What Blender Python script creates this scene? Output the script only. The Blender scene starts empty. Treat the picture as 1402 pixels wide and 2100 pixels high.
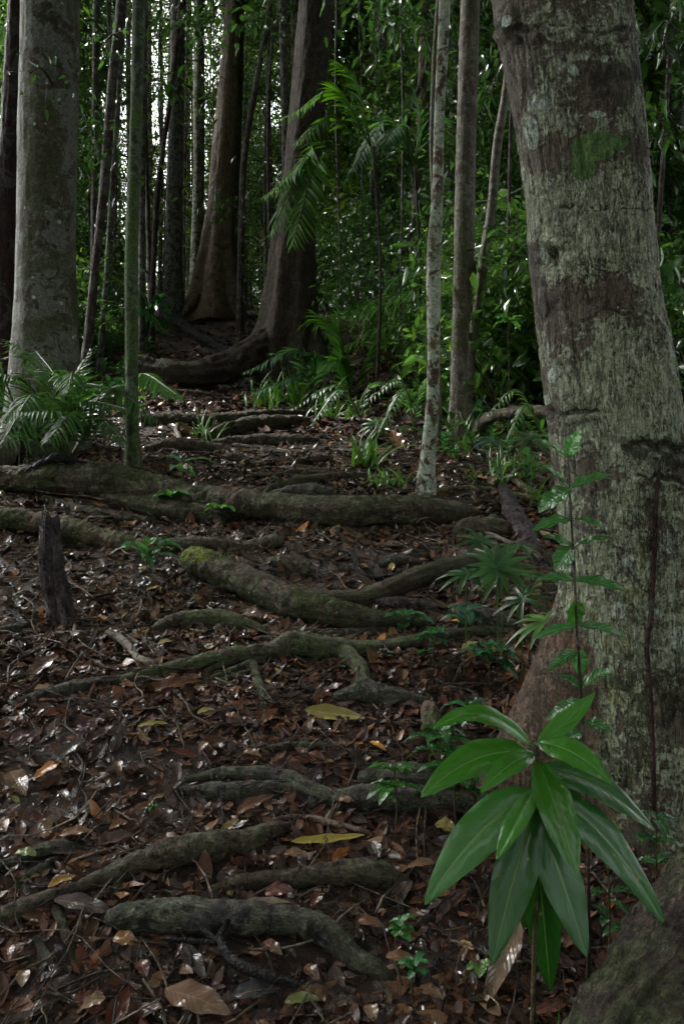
import bpy, math
import numpy as np
from mathutils import Vector

# ---------------------------------------------------------------- camera, world, sun, exposure
sc = bpy.context.scene
COL = sc.collection
CAMZ = 1.7
FPX = 2042.0            # focal length in pixels of the 1402x2100 photograph
cam = bpy.data.cameras.new("camera")
cam.sensor_fit = 'VERTICAL'; cam.sensor_height = 36.0; cam.lens = 36.0*FPX/2100.0
cam.clip_start = 0.05; cam.clip_end = 2000
camo = bpy.data.objects.new("camera", cam); COL.objects.link(camo)
camo.location = (0, 0, CAMZ); camo.rotation_euler = (math.radians(90), 0, 0)
sc.camera = camo

SUN_EL, SUN_AZ = math.radians(48), math.radians(-62)      # azimuth from +Y towards +X
w = bpy.data.worlds.new("World"); sc.world = w; w.use_nodes = True
wn, wl = w.node_tree.nodes, w.node_tree.links
wn.clear()
sky = wn.new("ShaderNodeTexSky"); sky.sky_type = 'NISHITA'; sky.sun_disc = False
sky.sun_elevation = SUN_EL; sky.sun_rotation = SUN_AZ
sky.air_density = 1.0; sky.dust_density = 4.0; sky.ozone_density = 1.0
hs = wn.new("ShaderNodeHueSaturation"); hs.inputs['Saturation'].default_value = 0.12
bg = wn.new("ShaderNodeBackground"); bg.inputs['Strength'].default_value = 0.15
wo = wn.new("ShaderNodeOutputWorld")
wl.new(sky.outputs[0], hs.inputs['Color']); wl.new(hs.outputs[0], bg.inputs['Color']); wl.new(bg.outputs[0], wo.inputs['Surface'])
sun = bpy.data.lights.new("sun", 'SUN'); sun.energy = 1.5; sun.angle = math.radians(12); sun.color = (1.0, 0.97, 0.92)
suno = bpy.data.objects.new("sun", sun); COL.objects.link(suno)
sd = Vector((math.sin(SUN_AZ)*math.cos(SUN_EL), math.cos(SUN_AZ)*math.cos(SUN_EL), math.sin(SUN_EL)))
suno.rotation_euler = sd.to_track_quat('Z', 'Y').to_euler(); suno.location = (0, 0, 30)
sc.view_settings.view_transform = 'Standard'; sc.view_settings.look = 'None'
sc.view_settings.exposure = 2.6; sc.view_settings.gamma = 1.0
cy = sc.cycles
cy.max_bounces = 6; cy.diffuse_bounces = 3; cy.glossy_bounces = 2; cy.transmission_bounces = 3; cy.transparent_max_bounces = 4
cy.use_adaptive_sampling = True; cy.adaptive_threshold = 0.02
cy.sample_clamp_indirect = 4.0
cy.use_denoising = True
cy.caustics_reflective = False; cy.caustics_refractive = False

rng = np.random.default_rng(7)

# ---------------------------------------------------------------- noise
def _h(ix, iy, iz, seed):
    n = (ix.astype(np.int64)*73856093) ^ (iy.astype(np.int64)*19349663) ^ (iz.astype(np.int64)*83492791) ^ (seed*2654435761 & 0x7fffffff)
    n = (n ^ (n >> 13)) * 1274126177 & 0x7fffffffffff
    n = (n ^ (n >> 16)) & 0xffffff
    return n / float(0xffffff)
def vn(x, y, z=0.0, seed=0):
    x, y, z = np.broadcast_arrays(np.asarray(x, float), np.asarray(y, float), np.asarray(z, float))
    ix, iy, iz = np.floor(x), np.floor(y), np.floor(z)
    fx, fy, fz = x-ix, y-iy, z-iz
    fx, fy, fz = fx*fx*(3-2*fx), fy*fy*(3-2*fy), fz*fz*(3-2*fz)
    r = 0
    for a in (0, 1):
        for b in (0, 1):
            for c in (0, 1):
                wgt = (fx if a else 1-fx)*(fy if b else 1-fy)*(fz if c else 1-fz)
                r = r + wgt*_h(ix+a, iy+b, iz+c, seed)
    return r*2-1
def fbm(x, y, z=0.0, seed=0, octs=4):
    r = 0; a = 1; s = 0
    x, y, z = np.asarray(x, float), np.asarray(y, float), np.asarray(z, float)
    for o in range(octs):
        r = r + a*vn(x, y, z, seed+o*17); s += a; a *= .5; x = x*2.03; y = y*2.03; z = z*2.03
    return r/s
def sst(a, b, x):
    t = np.clip((x-a)/(b-a), 0, 1); return t*t*(3-2*t)

# ---------------------------------------------------------------- terrain
PY = np.array([-20, -6, 0, 1.9, 4.5, 7, 10, 13, 17, 20, 24, 30, 60, 120, 300.])
PZ = np.array([-6, -2.2, 0, .72, 1.70, 2.32, 3.0, 3.8, 5.1, 5.75, 6.1, 6.3, 6.6, 7, 8.])
_yy = np.linspace(-20, 300, 16001); _zz = np.interp(_yy, PY, PZ)
_k = np.hanning(41); _k /= _k.sum(); _zz = np.convolve(np.pad(_zz, 20, mode='edge'), _k, 'valid')
def pathx(y):     # centre line of the trail
    return np.interp(y, [0, 2, 5, 7, 10, 13, 17, 25], [-.5, -.5, -.4, -.55, -1.1, -1.7, -2.1, -3.0])
def G(x, y):
    x = np.asarray(x, float); y = np.asarray(y, float)
    z = np.interp(y, _yy, _zz)
    d = np.abs(x - pathx(y))
    z = z + 0.10*sst(1.6, 4.0, d)*sst(6, 10, y) + 0.5*sst(3, 14, d)*fbm(x*.12, y*.12, 3.3, 5, 2)
    z = z + 0.05*fbm(x*1.1, y*1.1, 0, 11, 3) + 0.016*fbm(x*5, y*5, 0, 23, 3)*sst(25, 8, y)
    return z
def Wp(px, py, d):
    return np.array([(px-701)/FPX*d, d, CAMZ+(1050-py)/FPX*d])
_ts = np.concatenate([np.arange(.9, 8, .01), np.arange(8, 30, .04)])
def hit(px, py):   # where the sight line through that pixel meets the ground
    x = (px-701)/FPX*_ts; z = CAMZ+(1050-py)/FPX*_ts
    b = np.nonzero(z < G(x, _ts))[0]
    return float(_ts[b[0]]) if len(b) else 18.0
def gpt(px, py):
    d = hit(px, py); return Wp(px, py, d)
def onground(x, y, dz=0.0): return np.array([x, y, float(G(x, y))+dz])

# ---------------------------------------------------------------- geometry collector
class Geo:
    def __init__(s): s.v = []; s.f = []; s.u = []; s.t = []; s.n = 0
    def add(s, v, f, u=None, t=None):
        v = np.asarray(v, np.float32).reshape(-1, 3)
        s.v.append(v); s.f.append(np.asarray(f, np.int64).reshape(-1, 4)+s.n)
        s.u.append(np.zeros((len(v), 2), np.float32) if u is None else np.asarray(u, np.float32).reshape(-1, 2))
        t = (1, 1, 1) if t is None else t
        s.t.append(np.broadcast_to(np.asarray(t, np.float32), (len(v), 3)))
        s.n += len(v)
    def mesh(s, name, mats, origin=(0, 0, 0), smooth=True):
        v = np.concatenate(s.v) - np.asarray(origin, np.float32); f = np.concatenate(s.f); u = np.concatenate(s.u); t = np.concatenate(s.t)
        me = bpy.data.meshes.new(name)
        me.vertices.add(len(v)); me.vertices.foreach_set('co', v.ravel())
        me.loops.add(f.size); me.loops.foreach_set('vertex_index', f.ravel().astype(np.int32))
        me.polygons.add(len(f)); me.polygons.foreach_set('loop_start', np.arange(0, f.size, 4, dtype=np.int32))
        try: me.polygons.foreach_set('loop_total', np.full(len(f), 4, np.int32))
        except Exception: pass
        me.polygons.foreach_set('use_smooth', np.full(len(f), smooth))
        ul = me.uv_layers.new(name='uv'); ul.data.foreach_set('uv', u[f.ravel()].ravel())
        ca = me.color_attributes.new('tint', 'FLOAT_COLOR', 'POINT')
        ca.data.foreach_set('color', np.concatenate([t, np.ones((len(t), 1), np.float32)], 1).ravel())
        me.update(calc_edges=True)
        if not isinstance(mats, (list, tuple)): mats = [mats]
        for m in mats: me.materials.append(m)
        return me
    def build(s, name, mat, parent=None, origin=(0, 0, 0), smooth=True):
        o = bpy.data.objects.new(name, s.mesh(name, mat, origin, smooth)); COL.objects.link(o)
        if parent is None: o.location = Vector([float(a) for a in origin])
        else: o.parent = parent
        return o
def tag(o, label, cat, group=None):
    o['label'] = label; o['category'] = cat
    if group: o['group'] = group
    return o
def empty(name, loc, label, cat, group=None):
    o = bpy.data.objects.new(name, None); o.empty_display_size = .1; COL.objects.link(o); o.location = Vector([float(a) for a in loc])
    return tag(o, label, cat, group)
def dup(root, loc, rotz=0, scale=1.0, label=None, group=None):
    r = root.copy(); COL.objects.link(r); r.location = Vector([float(a) for a in loc]); r.rotation_euler = (0, 0, rotz); r.scale = (scale,)*3
    if label: r['label'] = label
    if group: r['group'] = group
    for ch in list(root.children):
        c = ch.copy(); COL.objects.link(c); c.parent = r
    return r

def cr(P, n):     # Catmull-Rom through the rows of P, n samples
    P = np.asarray(P, float)
    if len(P) == 2: return P[0]+(P[1]-P[0])*np.linspace(0, 1, n)[:, None]
    Q = np.vstack([2*P[0]-P[1], P, 2*P[-1]-P[-2]])
    s = np.concatenate([[0], np.cumsum(np.linalg.norm(np.diff(P[:, :3], axis=0), axis=1)+1e-9)])
    t = np.linspace(0, s[-1], n); i = np.clip(np.searchsorted(s, t, 'right')-1, 0, len(P)-2)
    u = ((t-s[i])/(s[i+1]-s[i]))[:, None]
    a, b, c, d = Q[i], Q[i+1], Q[i+2], Q[i+3]
    return .5*((2*b)+(-a+c)*u+(2*a-5*b+4*c-d)*u**2+(-a+3*b-3*c+d)*u**3)
def nrm(v): return v/(np.linalg.norm(v, axis=-1, keepdims=True)+1e-12)
def tube(g, P, R=None, seg=10, n=None, rough=0.0, nf=6.0, seed=1, tint=None, flat=1.0, caps=True, uvlen=1.0, ridge=0.0, nr=7):
    """tube along P (k,3) with radii R; rough = displacement as share of radius"""
    P = np.asarray(P, float)
    R = np.full(len(P), R) if np.isscalar(R) else np.asarray(R, float)
    n = n or max(6, len(P)*6)
    A = cr(np.c_[P, R], n); c = A[:, :3]; r = np.maximum(A[:, 3], 1e-4)
    T = nrm(np.gradient(c, axis=0))
    ref = np.array([0, 0, 1.]) if abs(T[:, 2]).mean() < .75 else np.array([0, -1., 0])
    X = nrm(np.cross(T, ref)); Y = np.cross(X, T)
    th = np.linspace(0, 2*np.pi, seg, endpoint=False)
    ct, st = np.cos(th), np.sin(th)
    D = X[:, None]*ct[None, :, None] + Y[:, None]*st[None, :, None]*flat
    V = c[:, None]+D*r[:, None, None]
    if rough:
        q = V/np.maximum(r.mean(), 1e-3)
        k = fbm(q[..., 0]*nf*.12, q[..., 1]*nf*.12, q[..., 2]*nf*.12, seed, 3)
        k2 = fbm(q[..., 0]*nf*.5, q[..., 1]*nf*.5, q[..., 2]*nf*.5, seed+5, 2)
        rg = 0
        if ridge:
            sl = np.linspace(0, 1, len(c))[:, None]; rg = ridge*(np.abs(np.sin(nr*.5*th[None]+sl*5+1.5*k))-.6+.5*vn(np.cos(th)[None]*4, np.sin(th)[None]*4, sl*14, seed+9))
        V = c[:, None]+D*(r[:, None]*(1+rough*(k*1.4+.6*k2)+rg))[..., None]
    if caps:
        V = np.concatenate([np.broadcast_to(c[0]-T[0]*r[0]*.25, (1, seg, 3)), V, np.broadcast_to(c[-1]+T[-1]*r[-1]*.25, (1, seg, 3))])
    m = len(V)
    i = np.arange(m-1)[:, None]*seg; j = np.arange(seg)[None]; j2 = (j+1) % seg
    F = np.stack([i+j, i+j2, i+seg+j2, i+seg+j], -1)
    U = np.stack(np.broadcast_arrays(j/seg, np.arange(m)[:, None]/m*uvlen), -1)
    g.add(V, F, U, tint)
    return c, r

def leaves(g, P, T, Nn, L, W, seg=3, cols=2, curl=0.5, fold=0.25, tint=None, shape='leaf', twist=0.0, wav=0.0):
    """many leaves at once. P base, T direction, Nn upper side, L length, W full width"""
    P = np.asarray(P, float).reshape(-1, 3); N = len(P)
    if N == 0: return
    T = nrm(np.broadcast_to(T, (N, 3)).astype(float)); Nn = np.broadcast_to(Nn, (N, 3)).astype(float)
    B = nrm(np.cross(Nn, T)); Nn = np.cross(T, B)
    L = np.broadcast_to(L, (N,)); W = np.broadcast_to(W, (N,)); curl = np.broadcast_to(curl, (N,)); fold = np.broadcast_to(fold, (N,))
    v = np.linspace(0, 1, seg+1)
    if shape == 'leaf': pr = np.sin(np.pi*np.clip(v, 0.0, 1)**.85)**.8; pr[0] = .04; pr[-1] = .02
    elif shape == 'oval': pr = np.sin(np.pi*np.clip(v, 0, 1))**.6; pr[0] = .05; pr[-1] = .04
    else: pr = np.minimum(1, np.minimum(v*6+.3, (1-v)*2.2+.02))
    u = np.linspace(-1, 1, cols+1)
    ang = curl[:, None]*v[None]
    dv = 1/seg
    cs = np.concatenate([np.zeros((N, 1)), np.cumsum(np.cos((ang[:, 1:]+ang[:, :-1])/2), 1)*dv], 1)*L[:, None]
    sn = np.concatenate([np.zeros((N, 1)), np.cumsum(np.sin((ang[:, 1:]+ang[:, :-1])/2), 1)*dv], 1)*L[:, None]
    C = P[:, None]+T[:, None]*cs[..., None]-Nn[:, None]*sn[..., None]
    up = Nn[:, None]*np.cos(ang)[..., None]+T[:, None]*np.sin(ang)[..., None]
    hw = (W[:, None]*.5*pr[None])
    V = C[:, :, None]+B[:, None, None]*(hw[..., None]*u)[..., None]+up[:, :, None]*((hw*fold[:, None])[..., None]*np.abs(u))[..., None]
    if wav:
        ph = rng.uniform(0, 6.28, (N, 1, 1))
        V = V+up[:, :, None]*((hw[..., None]*wav*np.abs(u))*np.sin(v[None, :, None]*15+ph+u*1.5))[..., None]
    nc = cols+1; nv = (seg+1)*nc
    a = (np.arange(seg)[:, None]*nc+np.arange(cols)[None]).ravel()
    F = np.stack([a, a+1, a+1+nc, a+nc], -1)
    F = (F[None]+(np.arange(N)*nv)[:, None, None]).reshape(-1, 4)
    U = np.broadcast_to(np.stack(np.broadcast_arrays(u[None]*.5+.5, v[:, None]), -1)[None], (N, seg+1, nc, 2)).reshape(-1, 2)
    if tint is None: tt = None
    else: tt = np.repeat(np.broadcast_to(tint, (N, 3)), nv, axis=0)
    g.add(V.reshape(-1, 3), F, U, tt)

def rdir(n, up=0.0):
    d = rng.normal(size=(n, 3)); d[:, 2] += up; return nrm(d)
def greens(n, base=(.035, .085, .022), var=.35, yel=.3):
    k = np.exp(rng.normal(0, var, (n, 1))); y = rng.random((n, 1))**3*yel
    c = np.array(base)*k; c[:, 0:1] *= 1+2.0*y; c[:, 1:2] *= 1+.8*y
    return np.clip(c, .004, .35)

# ---------------------------------------------------------------- materials
class NT:
    def __init__(s, name):
        s.m = bpy.data.materials.new(name); s.m.use_nodes = True; s.t = s.m.node_tree; s.t.nodes.clear()
    def n(s, typ, **kw):
        x = s.t.nodes.new('ShaderNode'+typ)
        for k, v in kw.items():
            if k.startswith('_'): setattr(x, k[1:], v)
            else: s.set(x, k.replace('__', ' '), v)
        return x
    def set(s, x, k, v):
        inp = x.inputs[int(k[1:])] if k[0] == 'i' and k[1:].isdigit() else x.inputs[k]
        if isinstance(v, bpy.types.NodeSocket): s.t.links.new(v, inp)
        elif isinstance(v, bpy.types.Node): s.t.links.new(v.outputs[0], inp)
        else:
            if isinstance(v, tuple) and len(v) == 3 and inp.type == 'RGBA': v = (*v, 1)
            inp.default_value = v
    def noise(s, vec, scale, detail=4, rough=.55, dist=0.0):
        return s.n('TexNoise', Vector=vec, Scale=scale, Detail=detail, Roughness=rough, Distortion=dist).outputs[0]
    def ramp(s, x, a, b):
        return s.n('MapRange', _interpolation_type='SMOOTHSTEP', i0=x, i1=a, i2=b).outputs[0]
    def mix(s, f, a, b, mode='MIX'):
        x = s.n('Mix', _data_type='RGBA', _blend_type=mode)
        s.set(x, 'i0', f); s.set(x, 'i6', a); s.set(x, 'i7', b); return x.outputs[2]
    def math(s, op, a, b=0.0, c=None):
        x = s.n('Math', _operation=op, i0=a, i1=b)
        if c is not None: s.set(x, 'i2', c)
        return x.outputs[0]
    def out(s, sh):
        o = s.n('OutputMaterial'); s.t.links.new(sh if isinstance(sh, bpy.types.NodeSocket) else sh.outputs[0], o.inputs['Surface']); return s.m
def combine(s, v, sx, sy, sz):
    return s.n('Mapping', Vector=v, Scale=(sx, sy, sz)).outputs[0]

def bark(name, c1, c2, lich=(.25, .30, .24), lam=.3, lsc=7.0, moss=(.03, .06, .012), mam=.0, vert=3.0, fine=14.0, bump=.5, hband=.0, dark=.35, rough=.65, spots=0.0, upmoss=0.0, tint=False, longi=0.0):
    s = NT(name); tc = s.n('TexCoord').outputs['Object']
    v = combine(s, tc, vert, vert, 1.0)
    n1 = s.noise(v, fine, 5, .65, .4); n2 = s.noise(tc, 2.2, 4, .6); n3 = s.noise(tc, 9.0, 5, .65, 1.2)
    col = s.mix(s.ramp(n3, .45, .55), c1, c2)
    hv = combine(s, tc, .6, .6, 6.0)
    n4 = s.noise(hv, 4.0, 4, .6, .5)
    dk = s.ramp(n4, .52, .68) if hband else s.ramp(n2, .50, .66)
    col = s.mix(s.math('MULTIPLY', dk, dark), col, tuple(a*.3 for a in c1))
    col = s.mix(s.math('MULTIPLY', s.ramp(n1, .62, .36), .65), col, tuple(a*.25 for a in c1))
    n5 = s.noise(tc, lsc, 6, .62, .8); n6 = s.noise(tc, lsc*6, 3, .6)
    lm = s.ramp(s.math('ADD', n5, s.math('MULTIPLY', n6, .12)), .60-lam*.15, .64-lam*.15)
    col = s.mix(s.math('MULTIPLY', lm, min(1, lam*1.6)), col, s.mix(n6, tuple(a*.6 for a in lich), lich))
    if spots:
        vo = s.n('TexVoronoi', Vector=tc, Scale=lsc*1.6, Randomness=1.0)
        sp = s.ramp(s.math('ADD', vo.outputs['Distance'], s.math('MULTIPLY', n6, .25)), .30, .25)
        wsp = s.math('MULTIPLY', sp, s.ramp(s.n('SeparateColor', Color=vo.outputs['Color']).outputs[0], .55, .6))
        col = s.mix(s.math('MULTIPLY', wsp, spots), col, (.30, .36, .30))
    if mam:
        mm = s.ramp(s.math('ADD', s.noise(tc, 3.1, 5, .65, .6), s.math('MULTIPLY', n6, .1)), .62-mam*.25, .72-mam*.25)
        col = s.mix(s.math('MULTIPLY', mm, .85), col, s.mix(n6, tuple(a*.5 for a in moss), tuple(a*1.5 for a in moss)))
    if upmoss:
        nz = s.n('SeparateXYZ', Vector=s.n('NewGeometry').outputs['Normal']).outputs[2]
        um = s.math('MULTIPLY', s.ramp(nz, .2, .9), s.ramp(s.math('ADD', n2, s.math('MULTIPLY', n6, .15)), .60-upmoss*.2, .68-upmoss*.2))
        col = s.mix(s.math('MULTIPLY', um, .8), col, s.mix(n6, tuple(a*.5 for a in moss), tuple(a*1.6 for a in moss)))
    if tint:
        col = s.mix(1.0, col, s.n('Attribute', _attribute_name='tint').outputs['Color'], 'MULTIPLY')
    n7 = s.noise(tc, 55, 4, .7, .3)
    col = s.mix(1.0, col, s.n('MapRange', i0=n7, i1=.3, i2=.7, i3=.45, i4=1.5).outputs[0], 'MULTIPLY')
    if longi:
        uvx = s.n('SeparateXYZ', Vector=s.n('TexCoord').outputs['UV']); a2 = s.math('MULTIPLY', uvx.outputs[0], 6.28318)
        cv = s.n('CombineXYZ', i0=s.math('MULTIPLY', s.math('COSINE', a2), 3.2), i1=s.math('MULTIPLY', s.math('SINE', a2), 3.2), i2=s.math('MULTIPLY', uvx.outputs[1], 2.2)).outputs[0]
        nf_ = s.noise(cv, 1.6, 6, .68, .5); fz = s.ramp(s.math('ABSOLUTE', s.math('SUBTRACT', nf_, .5)), .035, .004)
        col = s.mix(s.math('MULTIPLY', fz, longi), col, (.012, .010, .009)); n1 = s.math('SUBTRACT', s.math('ADD', n1, nf_), s.math('MULTIPLY', fz, .8))
    n8 = s.noise(tc, 190, 3, .7)
    col = s.mix(1.0, col, s.n('MapRange', i0=n8, i1=.32, i2=.68, i3=.6, i4=1.4).outputs[0], 'MULTIPLY')
    n7 = s.math('ADD', n7, s.math('MULTIPLY', n8, .35))
    h = s.math('ADD', s.math('MULTIPLY', n7, .5), s.math('MULTIPLY', n1, .9))
    h = s.math('ADD', h, s.math('MULTIPLY', n1, .0)) if 0 else s.math('ADD', h, s.math('ADD', s.math('MULTIPLY', n3, .5), s.math('MULTIPLY', n6, .25)))
    h = s.math('ADD', h, s.math('MULTIPLY', lm, .12))
    bp = s.n('Bump', Strength=min(1, bump*1.3), Distance=.03, Height=h)
    p = s.n('BsdfPrincipled', Base__Color=col, Roughness=s.n('MapRange', i0=n3, i3=rough-.18, i4=rough+.15).outputs[0], Normal=bp)
    p.inputs['Specular IOR Level'].default_value = .16
    return s.out(p)

def leafmat(name, rough=.32, trans=.35, veins=0.0, nv=9.0, sat=(1.25, 1.25, .5), bumpd=.004, spec=.5, midc=None, coat=0.0, wet=False):
    s = NT(name); at = s.n('Attribute', _attribute_name='tint').outputs['Color']
    tc = s.n('TexCoord'); col = at; nrmn = None
    if veins:
        uv = s.n('SeparateXYZ', Vector=tc.outputs['UV'])
        au = s.math('ABSOLUTE', s.math('SUBTRACT', uv.outputs[0], .5))
        ph = s.math('SUBTRACT', s.math('MULTIPLY', uv.outputs[1], nv), s.math('MULTIPLY', au, nv*.38))
        fr = s.math('FRACT', ph); tri = s.math('ABSOLUTE', s.math('SUBTRACT', fr, .5))
        vein = s.ramp(tri, .06, .0); mid = s.ramp(au, .028, .008)
        nz = s.noise(tc.outputs['Object'], 60, 3, .6); nl = s.noise(tc.outputs['Object'], 14, 3, .6)
        col = s.mix(s.math('MULTIPLY', s.ramp(nl, .3, .7), .15), col, s.mix(.5, col, (.01, .01, .005)))
        mc = midc or (.16, .24, .08)
        col = s.mix(s.math('MULTIPLY', mid, .75), col, mc)
        col = s.mix(s.math('MULTIPLY', vein, .18), col, mc)
        if name.startswith('big'):
            sp_ = s.n('TexVoronoi', Vector=tc.outputs['Object'], Scale=70.0, Randomness=1.0)
            on = s.ramp(s.n('SeparateColor', Color=sp_.outputs['Color']).outputs[0], .86, .88)
            col = s.mix(s.math('MULTIPLY', s.ramp(sp_.outputs['Distance'], .32, .18), s.math('MULTIPLY', on, .7)), col, (.16, .15, .06))
            col = s.mix(s.math('MULTIPLY', s.ramp(s.noise(tc.outputs['Object'], 25, 4, .7), .62, .7), .15), col, (.05, .07, .02))
        hgt = s.math('ADD', s.math('MULTIPLY', tri, 1.5), s.math('ADD', s.math('MULTIPLY', nz, .35), s.math('MULTIPLY', s.ramp(au, .09, .0), -.8)))
        nrmn = s.n('Bump', Strength=veins, Distance=bumpd, Height=hgt)
    p = s.n('BsdfPrincipled', Base__Color=col, Roughness=rough); p.inputs['Specular IOR Level'].default_value = spec
    if wet:
        wm = s.ramp(s.math('ADD', s.noise(tc.outputs['Object'], 22, 3, .6), s.math('MULTIPLY', s.math('SUBTRACT', s.noise(tc.outputs['Object'], 3, 2, .5), .5), .35)), .50, .56)
        s.set(p, 'Roughness', s.n('MapRange', i0=wm, i3=.7, i4=rough).outputs[0]); s.set(p, 'Specular IOR Level', s.n('MapRange', i0=wm, i3=.08, i4=spec).outputs[0])
    if coat: p.inputs['Coat Weight'].default_value = coat; p.inputs['Coat Roughness'].default_value = .12
    if nrmn: s.set(p, 'Normal', nrmn)
    if trans:
        tcx = s.mix(1.0, col, (*sat,), 'MULTIPLY')
        tr = s.n('BsdfTranslucent', Color=s.mix(1.0, tcx, (1.6, 1.6, 1.6), 'MULTIPLY'))
        if nrmn: s.set(tr, 'Normal', nrmn)
        p = s.n('MixShader', i0=trans, i1=p.outputs[0], i2=tr.outputs[0])
    return s.out(p)

M = {}
M['leaf_far'] = leafmat('background leaves', .2, .40, spec=.6, sat=(1.15, 1.2, .6))
M['leaf_near'] = leafmat('glossy undergrowth leaves', .15, .28, veins=.35, nv=9, bumpd=.003)
M['leaf_big'] = leafmat('big glossy leaves', .22, .18, veins=.06, nv=9, bumpd=.004, spec=.4, midc=(.10, .20, .05))
M['palm'] = leafmat('palm leaflets', .34, .35, spec=.4)
M['palmfar'] = leafmat('far palm leaflets', .6, .5, spec=.12)
M['litter'] = leafmat('wet dead leaves', .16, .0, veins=.2, nv=10, bumpd=.003, spec=.42, wet=True, midc=(.12, .08, .05))
M['fallen'] = leafmat('fallen leaf', .12, .0, veins=.25, nv=12, bumpd=.002, spec=.8, wet=True, midc=(.20, .13, .06))
M['stem'] = bark('green brown stems', (.05, .045, .02), (.08, .06, .03), lam=.1, vert=1, bump=.2)
M['stemdark'] = bark('dark stems', (.03, .022, .015), (.05, .035, .022), lam=.15, bump=.3)
M['b_pale'] = bark('mottled grey bark with lichen', (.075, .064, .044), (.034, .025, .018), lich=(.145, .16, .13), lam=.55, lsc=9, moss=(.045, .05, .02), mam=.35, vert=1.2, fine=24, bump=.35, hband=1, dark=.6, spots=1.0)
M['b_red'] = bark('dark reddish bark', (.045, .022, .016), (.03, .02, .018), lam=.12, bump=.9, vert=4)
M['b_dark'] = bark('dark lean bark', (.05, .036, .028), (.035, .028, .024), lich=(.2, .21, .18), lam=.28, lsc=9, bump=.5)
M['b_green'] = bark('mossy green bark', (.045, .066, .025), (.028, .042, .02), lich=(.13, .17, .11), lam=.35, lsc=14, moss=(.04, .07, .015), mam=.5, vert=1, fine=24, bump=.25, dark=.4)
M['b_grey'] = bark('grey mottled bark', (.075, .068, .058), (.048, .042, .036), lich=(.18, .19, .165), lam=.45, lsc=14, bump=.35, vert=1.2)
M['b_fib'] = bark('fibrous brown bark', (.27, .20, .145), (.18, .13, .095), lich=(.25, .2, .16), lam=.15, vert=5, fine=9, bump=.9, moss=(.05, .055, .02), mam=.1)
M['b_cent'] = bark('dark brown fibrous bark', (.070, .050, .036), (.046, .034, .025), lich=(.12, .12, .09), lam=.15, vert=5, fine=10, bump=.8, dark=.3, moss=(.035, .045, .015), mam=.15)
M['b_lich'] = bark('pale lichen bark', (.11, .068, .05), (.07, .045, .032), lich=(.34, .39, .30), lam=.6, lsc=18, vert=1, fine=12, bump=.35, spots=.6, moss=(.06, .07, .02), mam=.25)
M['b_brn'] = bark('brown mottled bark', (.10, .078, .055), (.07, .052, .038), lich=(.15, .155, .12), lam=.45, lsc=13, vert=1, fine=10, bump=.3, moss=(.05, .055, .02), mam=.4)
M['root'] = bark('wet root bark', (.175, .128, .092), (.11, .082, .060), lich=(.24, .25, .15), lam=.4, lsc=12, moss=(.045, .062, .014), mam=.12, vert=2, fine=22, bump=.9, upmoss=.15, rough=.5, dark=.3, longi=.6)
M['rootmoss'] = bark('mossy root bark', (.145, .112, .072), (.10, .078, .050), lich=(.13, .17, .08), lam=.35, lsc=12, moss=(.055, .075, .014), mam=.1, vert=1.5, fine=22, bump=.9, upmoss=.38, rough=.6, dark=.3, longi=.5)
M['rootgrey'] = bark('grey wet root bark', (.14, .130, .112), (.085, .078, .068), lich=(.26, .28, .19), lam=.45, lsc=12, moss=(.045, .06, .018), mam=.15, vert=2, fine=24, bump=1, upmoss=.15, rough=.45, dark=.3, longi=.75)
M['rootpale'] = bark('pale lichened root bark', (.20, .18, .13), (.13, .115, .085), lich=(.22, .27, .13), lam=.6, lsc=10, moss=(.08, .10, .025), mam=.1, vert=1.5, fine=22, bump=.9, upmoss=.3, rough=.55, dark=.3, longi=.4)
M['rootred'] = bark('reddish root bark', (.14, .085, .06), (.09, .058, .042), lich=(.14, .14, .08), lam=.25, lsc=8, moss=(.045, .06, .018), mam=.3, vert=2, fine=14, bump=.8, upmoss=.5, dark=.4)
M['rotten'] = bark('rotten wood', (.085, .068, .066), (.035, .025, .026), lich=(.12, .11, .11), lam=.3, lsc=20, vert=5, fine=12, bump=1.0, rough=.5, dark=.8)
M['twig'] = bark('wet twigs', (.055, .042, .034), (.035, .026, .022), lich=(.16, .15, .12), lam=.3, lsc=16, bump=.4, rough=.45, tint=True)
M['black'] = bark('black wet wood', (.018, .016, .016), (.012, .011, .012), lam=.0, bump=.8, rough=.35)

M['mosscap'] = bark('bright cushion moss', (.16, .20, .015), (.10, .14, .01), lam=0, mam=0, vert=1, fine=60, bump=1, dark=.2)
def soilmat():
    s = NT('wet forest soil'); tc = s.n('TexCoord').outputs['Object']
    n1 = s.noise(tc, 3.0, 6, .65); n2 = s.noise(tc, 45, 6, .7, .5); n3 = s.noise(tc, 160, 3, .6)
    col = s.mix(s.ramp(n1, .35, .65), (.022, .013, .009), (.038, .021, .013))
    col = s.mix(s.ramp(n2, .5, .7), col, (.012, .009, .008))
    h = s.math('ADD', s.math('MULTIPLY', n2, 1.0), s.math('MULTIPLY', n3, .4))
    b = s.n('Bump', Strength=.9, Distance=.02, Height=h)
    p = s.n('BsdfPrincipled', Base__Color=col, Roughness=s.n('MapRange', i0=n2, i3=.3, i4=.7).outputs[0], Normal=b); p.inputs['Specular IOR Level'].default_value = .3
    return s.out(p)
M['soil'] = soilmat()

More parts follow.
